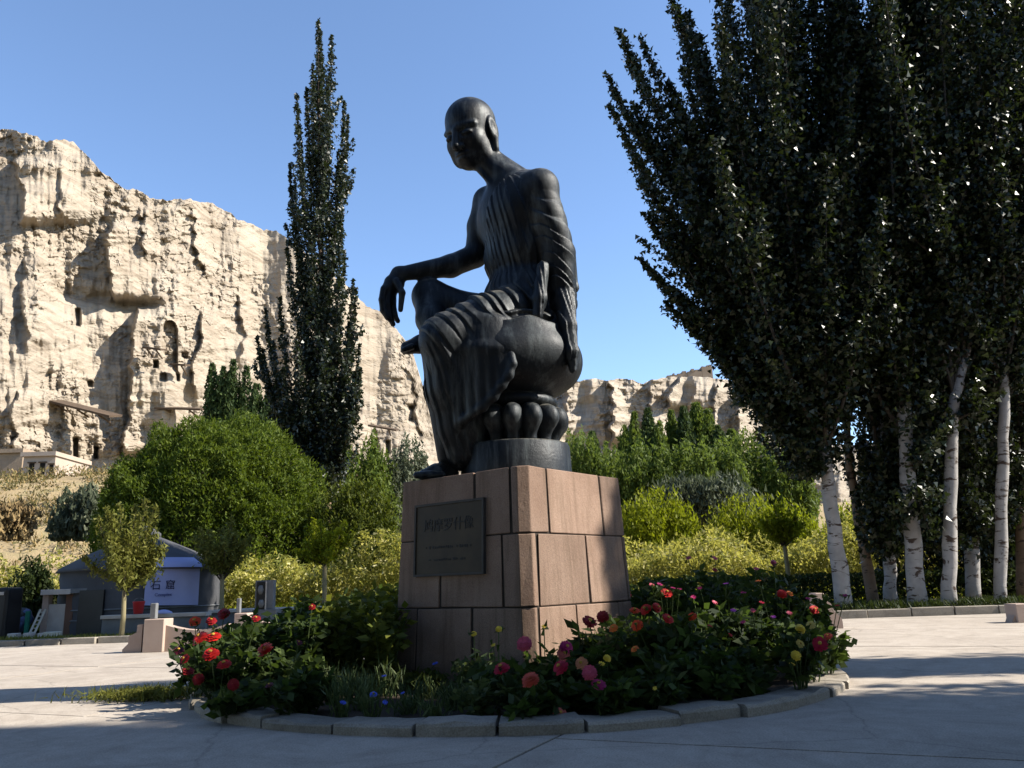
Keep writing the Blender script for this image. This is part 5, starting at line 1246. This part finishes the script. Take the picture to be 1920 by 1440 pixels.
# low pink piers with curved wing walls round the plaza
def wing(par, pts, Y, dep, mat):
    """profiled wall: top outline given in image points, bottom on the ground"""
    o_ = np.array(par.location); P = [at(x, y, Y) for x, y in pts]; V = []; n = len(P)
    for d in (0, dep):
        for p in P: V += [(p[0] - o_[0], Y + d - o_[1], p[2]), (p[0] - o_[0], Y + d - o_[1], -0.05)]
    f = []
    for i in range(n - 1):
        a = 2 * i; b_ = 2 * n + 2 * i
        f += [(a, a + 1, a + 3, a + 2), (b_, b_ + 2, b_ + 3, b_ + 1), (a, a + 2, b_ + 2, b_)]
    f += [(0, 2 * n, 2 * n + 1, 1), (2 * n - 2, 2 * n - 1, 4 * n - 1, 4 * n - 2)]
    return MB().add(V, f).build('wing_wall', mat, par)
pr1 = base_thing('stone_pier', 'pink stone pier with stepped wing wall on the left plaza edge', 'pier', 286, 14.9, 'low pink piers round the plaza')
part_box('pier', (268, 306, 1161, 1226), 14.9, .40, m_lstone, pr1, 0.0, .01)
part_box('post', (281, 292, 1131, 1161), 15.05, .11, m_grey_st, pr1, None, .01)
wing(pr1, [(229, 1218), (234, 1213), (240, 1207), (241, 1193), (256, 1186), (258, 1172), (267.6, 1170)], 14.98, .24, m_lstone)
wing(pr1, [(306.4, 1171), (325, 1176), (345, 1180), (370, 1182), (400, 1178), (425, 1170)], 14.98, .24, m_lstone)
pr2 = base_thing('stone_pier', 'pink stone pier seen through the red flower clump', 'pier', 450, 15.6, 'low pink piers round the plaza')
part_box('pier', (438, 462, 1150, 1205), 15.6, .36, m_lstone, pr2, 0.0, .01); part_box('post', (443, 450, 1122, 1150), 15.75, .09, m_grey_st, pr2, None, .01)
wing(pr2, [(462.4, 1160), (490, 1166), (530, 1172), (580, 1170)], 15.68, .2, m_lstone)
pr3 = base_thing('stone_pier', 'reddish stone pier just behind the right end of the flower bed', 'pier', 1552, 15.2, 'low pink piers round the plaza')
part_box('pier', (1532, 1548, 1112, 1168), 15.2, .36, m_lstone, pr3, 0.0, .01); wing(pr3, [(1548.4, 1124), (1558, 1132), (1566, 1148), (1578, 1158), (1580, 1166)], 15.26, .22, m_lstone)
pr4 = base_thing('stone_pier', 'brown stone pier cut by the right edge of the picture', 'pier', 1914, 15.2, 'low pink piers round the plaza')
part_box('pier', (1908, 1940, 1132, 1184), 15.2, .36, m_lstone, pr4, 0.0, .01); wing(pr4, [(1897, 1176), (1900, 1160), (1907.6, 1144)], 15.26, .22, m_lstone)
pr5 = base_thing('stone_post', 'slim pale stone post behind the rose bushes', 'post', 1376, 15.4)
part_box('shaft', (1370, 1381, 1112, 1170), 15.4, .14, m_pale_st, pr5, 0.0, .01); part_box('cap', (1368, 1384, 1118, 1123), 15.36, .2, m_pale_st, pr5)
# kerbs of the garden beds beyond the plaza
bk1 = thing('bed_kerb', 'long low kerb between the plaza and the poplar grove', 'kerb', (9.5, 18.6, 0))
for k in range(18): obj('kerb_stone', bevelled(MB().box((0, 0, .06), (.93 + rng.uniform(-.02, .02), .2, .22)), .012, 1), m_kerb, bk1, (-7.2 + k * .95, rng.uniform(-.015, .015), rng.uniform(-.01, .01)))
bk2 = thing('bed_kerb', 'short kerb of pale blocks edging the yard on the left', 'kerb', (-12, 18.6, 0))
for k in range(16): obj('kerb_stone', bevelled(MB().box((0, 0, .04), (.72, .2, .18)), .012, 1), m_kerb, bk2, (-5 + k * .75, -.55 * math.sin(k / 15 * math.pi) + .35, rng.uniform(-.01, .01)))
# yard floor and grove bed
yf = MB().add([(-30, 18.5, .012), (4.5, 18.5, .012), (4.5, 25, .012), (-30, 25, .012)], [(0, 1, 2, 3)]).build('yard_ground', m_earth); tag(yf, 'bare earth yard left of the plaza', kind='structure')
gb = MB().add([(4.7, 18.7, .13), (40, 18.7, .13), (40, 26, .13), (4.7, 26, .13)], [(0, 1, 2, 3)]).build('grove_bed', m_earth); tag(gb, 'earth bed of the poplar grove', kind='structure')
gg = np.random.default_rng(300)
n = 9000; P = np.stack([gg.uniform(4.9, 18, n), 18.85 + 2.6 * gg.random(n) ** 1.5, .13 + .16 * gg.random(n)], -1); ax = gg.normal(size=(n, 3)) * .5; ax[:, 2] += 1; ax0 = ax
tag(MB().leaves(P, .16, .03, ax=ax, r=gg).build('grove_grass', m_hedge), 'thin grass at the feet of the grove poplars', kind='stuff')
n = 5000; P = np.stack([gg.uniform(-15, -6, n), 18.9 + 1.5 * gg.random(n), .02 + .09 * gg.random(n)], -1); ax = gg.normal(size=(n, 3)) * .5; ax[:, 2] += 1
tag(MB().leaves(P, .14, .03, ax=ax, r=gg).build('yard_grass', m_young), 'sparse dry grass along the yard kerb', kind='stuff')
g0 = on_ground(285, 1312)
n = 1500; P = np.stack([g0[0] + .30 * gg.normal(size=n), g0[1] + .10 * gg.normal(size=n), .03 + .07 * gg.random(n)], -1); ax = gg.normal(size=(n, 3)) * .7; ax[:, 2] += .7
tag(MB().leaves(P, .12, .012, ax=ax, r=gg).build('grass_tuft', m_young), 'dry yellow grass tuft lying left of the kerb ring', 'grass')

# ================================================================== flower bed
m_fl = leafy('zinnia_leaf', [(0, (0.010, 0.019, 0.005)), (0.6, (0.023, 0.040, 0.009)), (1, (0.060, 0.085, 0.022))], trans=0.2, tcol=(0.14, 0.22, 0.03))
m_fl2 = leafy('pale_stem_leaf', [(0, (0.03, 0.05, 0.018)), (0.6, (0.06, 0.085, 0.032)), (1, (0.15, 0.18, 0.085))], trans=0.25, tcol=(0.2, 0.25, 0.06))
m_fl3 = leafy('yellow_top_leaf', [(0, (0.035, 0.055, 0.008)), (0.5, (0.075, 0.095, 0.014)), (1, (0.20, 0.21, 0.035))], trans=0.25, tcol=(0.3, 0.32, 0.03))
m_stem = mottled('flower_stem', (0.05, 0.08, 0.02), (0.08, 0.11, 0.035), 6, .8, 0)
COL = {'red': (0.42, 0.012, 0.008), 'orangered': (0.60, 0.055, 0.012), 'orange': (0.62, 0.14, 0.02), 'dkred': (0.20, 0.006, 0.008), 'maroon': (0.07, 0.006, 0.018), 'crimson': (0.34, 0.008, 0.03), 'coral': (0.48, 0.07, 0.04),
       'pink': (0.42, 0.06, 0.10), 'salmon': (0.45, 0.11, 0.09), 'magenta': (0.30, 0.012, 0.09), 'peach': (0.50, 0.19, 0.09), 'yellow': (0.72, 0.46, 0.04), 'dullyellow': (0.48, 0.36, 0.09), 'blue': (0.06, 0.10, 0.50), 'purple': (0.30, 0.05, 0.30)}
MC = {k: mottled('petal_' + k, tuple(min(.9, q * 1.0) for q in c), tuple(min(.95, q * 1.5) for q in c), 9, .6, 0.1, .003) for k, c in COL.items()}
m_disc = mottled('flower_disc', (0.35, 0.20, 0.02), (0.5, 0.32, 0.05), 30, .8, .3, .004)
def bloom_mesh(layers, seed, cup=0.35):
    g = np.random.default_rng(seed); mb = MB(); V = []; f = []
    for (n, r0, r1, z, lift, w) in layers:
        for k in range(n):
            a = 2 * math.pi * (k + g.uniform(-.2, .2)) / n + r1 * 9; ca_, sa_ = math.cos(a), math.sin(a); R_ = r1 * g.uniform(.9, 1.06)
            b0 = len(V)
            for (u, s_, dz) in ((r0, -.35, 0), (r0, .35, 0), (R_ * .72, .5, lift * .55), (R_, .28, lift * .8), (R_, -.28, lift * .8), (R_ * .72, -.5, lift * .55)):
                V.append((u * ca_ - s_ * w * sa_, u * sa_ + s_ * w * ca_, z + dz + g.uniform(-.015, .015)))
            f.append((b0, b0 + 1, b0 + 2, b0 + 5)); f.append((b0 + 5, b0 + 2, b0 + 3, b0 + 4))
    return mb.add(V, f).mesh('bloom', False)
BL = [bloom_mesh([(15, .10, .50, -.02, -.06, .22), (13, .09, .42, .06, .02, .20), (11, .07, .32, .13, .06, .17), (8, .04, .21, .19, .07, .13), (5, .01, .11, .23, .06, .10)], 1),
      bloom_mesh([(14, .10, .50, 0, .02, .24), (12, .08, .40, .06, .05, .20), (9, .05, .27, .12, .06, .15)], 2),
      bloom_mesh([(16, .08, .48, .02, -.10, .20), (15, .08, .46, .12, .0, .20), (13, .07, .40, .21, .06, .19), (10, .05, .30, .28, .07, .16), (7, .02, .18, .33, .06, .12)], 3)]
SMALL = bloom_mesh([(9, .05, .5, 0, .12, .22), (6, .03, .3, .06, .1, .16)], 4)
disc_me = MB().lathe([(.11, .0), (.13, .03), (.09, .07), (.02, .085)], (0, 0, .2), 8).mesh('disc', True)
def bl_mesh(base, col):
    key = (base.name, col)
    if key not in _bm:
        m_ = base.copy(); m_.materials.clear(); m_.materials.append(MC[col]); _bm[key] = m_
    return _bm[key]
_bm = {}
g = np.random.default_rng(400)
def in_plinth(x, y, mrg=0.12):
    d = np.array([x, y]) - SC; return abs(d @ n1) < 0.93 + mrg and abs(d @ n2) < 0.93 + mrg
def kind_at(x, y):
    """(height, spread, leaf count, leaf size, style) for a plant standing at x, y"""
    dx, dy = x - PC[0], y - PC[1]; r_ = math.hypot(dx, dy)
    P = project(np.array([x, y, 0.1])); px = P[0]
    # visible top line of the planting, as an image row, gives each plant its height
    if dy < -0.3: line = np.interp(px, [300, 340, 470, 530, 600, 660, 715, 735, 760, 870, 900, 960, 1060, 1090, 1130, 1200, 1290, 1480, 1540, 1600], [1215, 1175, 1165, 1150, 1125, 1100, 1092, 1215, 1268, 1262, 1205, 1222, 1205, 1180, 1168, 1140, 1125, 1135, 1165, 1200])
    else: line = np.interp(px, [300, 340, 470, 530, 600, 660, 720, 1150, 1200, 1280, 1340, 1450, 1500, 1560], [1200, 1172, 1160, 1130, 1115, 1095, 1085, 1115, 1085, 1062, 1060, 1065, 1090, 1120])
    top = at(px, line + g.uniform(-8, 10), y)[2] - .08
    if dy < -1.0:
        k_ = np.clip((PR - r_) / 1.1, 0.28, 1.0); top = top * k_ if 430 < px < 1480 else top * (0.75 + .25 * k_)
    h_ = float(np.clip(top, .13, 1.12)) * .93
    if dy < -0.9 and 575 < px < 868: return min(h_, .28 if px < 735 else .17), .16, 130, .075, 'blade'
    if dy < -0.6 and 868 <= px < 935: return h_, .22, 240, .07, 'pale'
    if px < 500: return h_, .30, 300, .085, 'leaf'
    if px < 860: return h_, .33, 520, .085, 'top' if px > 600 and r_ < 2.4 else 'leaf'
    return h_, .32 if h_ > .5 else .25, 500 if h_ > .5 else 300, .085, 'leaf'
plants = []
for (ppx, ppy) in ((368, 1304), (385, 1296), (410, 1318), (436, 1308), (376, 1284), (402, 1282), (440, 1332), (470, 1318), (1545, 1262), (1520, 1275), (1548, 1242), (1500, 1290)):
    gp = on_ground(ppx, ppy, .08); h_, sp, nl, lf_, stl = kind_at(gp[0], gp[1]); plants.append(dict(x=float(gp[0]), y=float(gp[1]), h=h_, sp=sp * .9, n=nl, lf=lf_, st=stl, bl=[]))
tries = 0
while tries < 9000 and len(plants) < 128:
    tries += 1
    a = g.uniform(0, 6.283); r_ = PR - .38 - 2.3 * g.random() ** 1.25; x, y = PC[0] + r_ * math.cos(a), PC[1] + r_ * math.sin(a)
    if in_plinth(x, y): continue
    if y > PC[1] + .4 and abs(project(np.array([x, y, .4]))[0] - 962) < 190: continue       # hidden behind the plinth
    dmin = .30 if y < PC[1] else .36
    if any((x - q['x']) ** 2 + (y - q['y']) ** 2 < dmin ** 2 for q in plants): continue
    h_, sp, nl, lf, stl = kind_at(x, y)
    plants.append(dict(x=x, y=y, h=h_, sp=sp, n=nl, lf=lf, st=stl, bl=[]))
flowers = [(498, 1220, 28, 'red'), (400, 1195, 26, 'red'), (375, 1196, 28, 'red'), (365, 1165, 20, 'orangered'), (395, 1226, 27, 'red'), (420, 1246, 24, 'red'), (352, 1258, 20, 'dkred'), (372, 1274, 20, 'dkred'), (437, 1284, 20, 'dkred'), (420, 1152, 22, 'dkred'), (396, 1164, 18, 'dkred'), (335, 1220, 18, 'maroon'), (480, 1160, 15, 'dkred'), (585, 1138, 12, 'dkred'), (346, 1236, 18, 'dkred'), (505, 1285, 14, 'maroon'), (560, 1205, 12, 'maroon'),
    (940, 1253, 30, 'crimson'), (995, 1277, 34, 'coral'), (1050, 1338, 27, 'salmon'), (1050, 1251, 30, 'crimson'), (1057, 1226, 26, 'salmon'), (1090, 1244, 24, 'peach'), (1105, 1262, 26, 'pink'), (1122, 1284, 24, 'magenta'), (983, 1208, 30, 'pink'), (1062, 1213, 26, 'magenta'), (1138, 1235, 14, 'yellow'), (1128, 1245, 11, 'yellow'), (888, 1188, 12, 'yellow'), (935, 1180, 13, 'yellow'), (925, 1210, 10, 'yellow'), (1020, 1175, 10, 'yellow'), (1228, 1291, 8, 'yellow'),
    (643, 1318, 11, 'blue'), (700, 1302, 13, 'blue'), (816, 1245, 11, 'blue'), (720, 1268, 9, 'blue'), (722, 1317, 9, 'blue'), (755, 1300, 8, 'blue'),
    (1105, 1166, 25, 'dkred'), (1130, 1157, 22, 'dkred'), (1172, 1114, 20, 'red'), (1172, 1128, 14, 'orangered'), (1190, 1145, 18, 'orangered'), (1194, 1172, 20, 'orangered'), (1150, 1178, 16, 'orange'), (1250, 1112, 20, 'red'), (1210, 1142, 20, 'red'), (1232, 1139, 18, 'red'), (1252, 1160, 20, 'red'), (1298, 1156, 15, 'orangered'), (1190, 1217, 14, 'orange'), (1466, 1115, 18, 'red'), (1481, 1113, 12, 'orange'), (1527, 1143, 16, 'red'), (1537, 1208, 25, 'crimson'), (1552, 1193, 15, 'coral'),
    (1500, 1180, 18, 'yellow'), (1520, 1172, 16, 'dullyellow'), (1492, 1230, 18, 'yellow'), (1500, 1207, 14, 'dullyellow'), (1485, 1246, 10, 'yellow'), (1291, 1047, 11, 'pink'), (1340, 1047, 10, 'pink'), (1450, 1056, 12, 'pink'), (1418, 1067, 10, 'pink'), (1340, 1069, 10, 'dkred'), (1237, 1096, 10, 'magenta'), (1222, 1097, 9, 'pink'), (1262, 1103, 9, 'magenta'), (1274, 1105, 8, 'magenta'), (1312, 1103, 9, 'magenta'), (1361, 1095, 10, 'purple'), (1422, 1090, 10, 'orange'),
    (1394, 1112, 10, 'magenta'), (1375, 1145, 10, 'purple'), (1393, 1167, 10, 'magenta'), (1450, 1157, 9, 'purple'), (1515, 1123, 9, 'magenta'), (1570, 1136, 9, 'red'), (1585, 1117, 9, 'magenta'), (1369, 1191, 8, 'red'), (1340, 1130, 10, 'pink'), (1300, 1120, 9, 'magenta'), (1428, 1130, 9, 'crimson'), (1480, 1150, 10, 'pink'), (1330, 1175, 9, 'crimson'), (1412, 1145, 9, 'pink')]
pj = [(project(np.array([p['x'], p['y'], p['h'] + .08])), project(np.array([p['x'], p['y'], .1])), p) for p in plants]
for (px, py, dm, col) in flowers:
    # the plant nearest to the viewer whose foliage covers this spot carries the blossom, on its front
    cand = [(p['y'], p) for (a, b_, p) in pj if abs(a[0] - px) < (p['sp'] + .06) * F_PX / p['y'] and a[1] - 12 < py < b_[1] + 6]
    if col == 'blue': cand = [c_ for c_ in cand if c_[1]['st'] == 'blade'] or cand
    if cand: p = min(cand, key=lambda c_: c_[0])[1]; Yb = p['y'] - p['sp'] * 1.02
    else:
        p = min(pj, key=lambda q_: abs(q_[0][0] - px) + 1.2 * abs(q_[0][1] - py))[2]; Yb = p['y'] - .05
    p['bl'].append((px, py, dm, col, max(Yb, PC[1] - PR + .30)))
by_reg = {}
for p in plants:
    px = project(np.array([p['x'], p['y'], .3]))[0]
    p['px'] = px; p['reg'] = 'front of the bed' if p['st'] in ('blade', 'pale') or (p['y'] < 7.3 and 850 < px < 1120) else 'left clump of the bed' if px < 860 else 'right mass of the bed'
    p['row'] = 'back' if p['y'] > PC[1] + .3 else 'front' if p['y'] < PC[1] - 1.2 else 'middle'
    p['what'] = ' and '.join(sorted(set({'dkred': 'dark red', 'orangered': 'orange-red', 'dullyellow': 'dull yellow'}.get(b_[3], b_[3]) for b_ in p['bl']))[:2])
    by_reg.setdefault((p['reg'], p['row']), []).append(p)
ordn = lambda i: '%d%s' % (i, 'th' if 10 < i % 100 < 14 else {1: 'st', 2: 'nd', 3: 'rd'}.get(i % 10, 'th'))
for (reg, row), ps in by_reg.items():
    for i, p in enumerate(sorted(ps, key=lambda q_: q_['px'])):
        where = '%s from left, %s row, %s' % (ordn(i + 1), row, reg)
        look = (p['what'] + ' flowered plant') if p['what'] else {'blade': 'grassy-leaved plant', 'pale': 'pale-stemmed plant', 'top': 'yellowish leafy plant'}.get(p['st'], 'leafy plant')
        p['label'] = look + ', ' + where
for p in plants:
    x, y, h_, sp = p['x'], p['y'], p['h'], p['sp']; z0 = .04
    t_ = thing('flowering_plant', p['label'], 'plant', (x, y, z0), group='plants in the round flower bed')
    lf, stm = MB(), MB(); ns = 8 if p['st'] != 'blade' else 12
    per = p['n'] // ns
    ends = []
    for k in range(ns):
        a = g.uniform(0, 6.28); q_ = g.random() ** .6 * sp; e = np.array([q_ * math.cos(a), q_ * math.sin(a), h_ * g.uniform(.72, 1.05)])
        path = bez(np.array([e[0] * .25, e[1] * .25, -.03]), np.array([e[0] * .55, e[1] * .55, e[2] * .55]), e, 5); ends.append(path)
        stm.tube(path, np.linspace(.007, .004, 5), 4, False)
        edge_ = math.hypot(x - PC[0], y - PC[1]) > PR - .78; t = (.34 + .66 * g.random(per)) if edge_ and p['st'] != 'blade' else g.random(per) ** .8; kk = t * 4; i = np.minimum(kk.astype(int), 3); f_ = (kk - i)[:, None]; c = path[i] * (1 - f_) + path[i + 1] * f_
        if p['st'] == 'blade':
            ax = g.normal(size=(per, 3)) * .4; ax[:, 2] += 1; c = c + g.normal(0, .03, (per, 3)); c[:, 2] = np.abs(c[:, 2])
            lf.leaves(c, g.uniform(.06, .13, per), g.uniform(.008, .016, per), ax=ax, r=g, quad=True)
        else:
            out = g.normal(size=(per, 3)); out[:, 2] = out[:, 2] * .45 + .1; out /= np.linalg.norm(out, axis=1)[:, None]
            s_ = p['lf'] * g.uniform(.6, 1.35, per); c = c + out * (s_ * .6)[:, None] + g.normal(0, .025, (per, 3)); c[:, 2] = np.maximum(c[:, 2], .01)
            lf.leaves(c, s_ * 1.25, s_ * .62, ax=out, r=g, quad=True)
    for (px, py, dm, col, Yb) in p['bl']:
        P = at(px, py, Yb) - np.array([x, y, z0])
        if P[2] < .04: Yb = 5.98; P = at(px, py, Yb) - np.array([x, y, z0])
        D = dm * Yb / F_PX * (1.12 if px < 860 or px > 1100 else 1.0); stm.tube(bez(np.array([P[0] * .1, P[1] * .1, 0]), np.array([P[0] * .6, P[1] * .6, P[2] * .6]), P, 6), .0045, 4, False)
        small = dm < 12; base = SMALL if small else BL[int(g.integers(0, 3))]
        o = obj('bloom', bl_mesh(base, col), None, t_, tuple(P)); o.scale = (D, D, D)
        tilt = g.uniform(.45, 1.15) if not small else g.uniform(.2, .9); az = g.uniform(-.7, .7)
        o.rotation_euler = (tilt, g.uniform(-.25, .25), az)
        if not small:
            dd = obj('disc', disc_me, m_disc, o)
        # calyx and a couple of leaves under the head
        c = P + np.array([0, 0, -.03]) + g.normal(0, .025, (4, 3)); lf.leaves(c, .06, .03, r=g)
    lf.build('foliage', {'blade': m_fl2, 'pale': m_fl2, 'top': m_fl3}.get(p['st'], m_fl), t_); stm.build('stems', m_stem, t_)

# ================================================================== one common reflectance scale for every surface
ALB = 0.70
for m in bpy.data.materials:
    if not m.use_nodes: continue
    n, l = m.node_tree.nodes, m.node_tree.links
    for nd in list(n):
        if nd.type == 'BSDF_PRINCIPLED':
            nd.inputs['Specular IOR Level'].default_value *= ALB
            c = nd.inputs['Base Color']
            if c.is_linked:
                src = c.links[0].from_socket; c_out = _mix(n, l, 1.0, src, (ALB, ALB, ALB), 'MULTIPLY'); l.new(c_out, c)
            else: c.default_value = tuple(q * ALB for q in c.default_value[:3]) + (1,)
        elif nd.type == 'BSDF_TRANSLUCENT': nd.inputs[0].default_value = tuple(q * ALB for q in nd.inputs[0].default_value[:3]) + (1,)
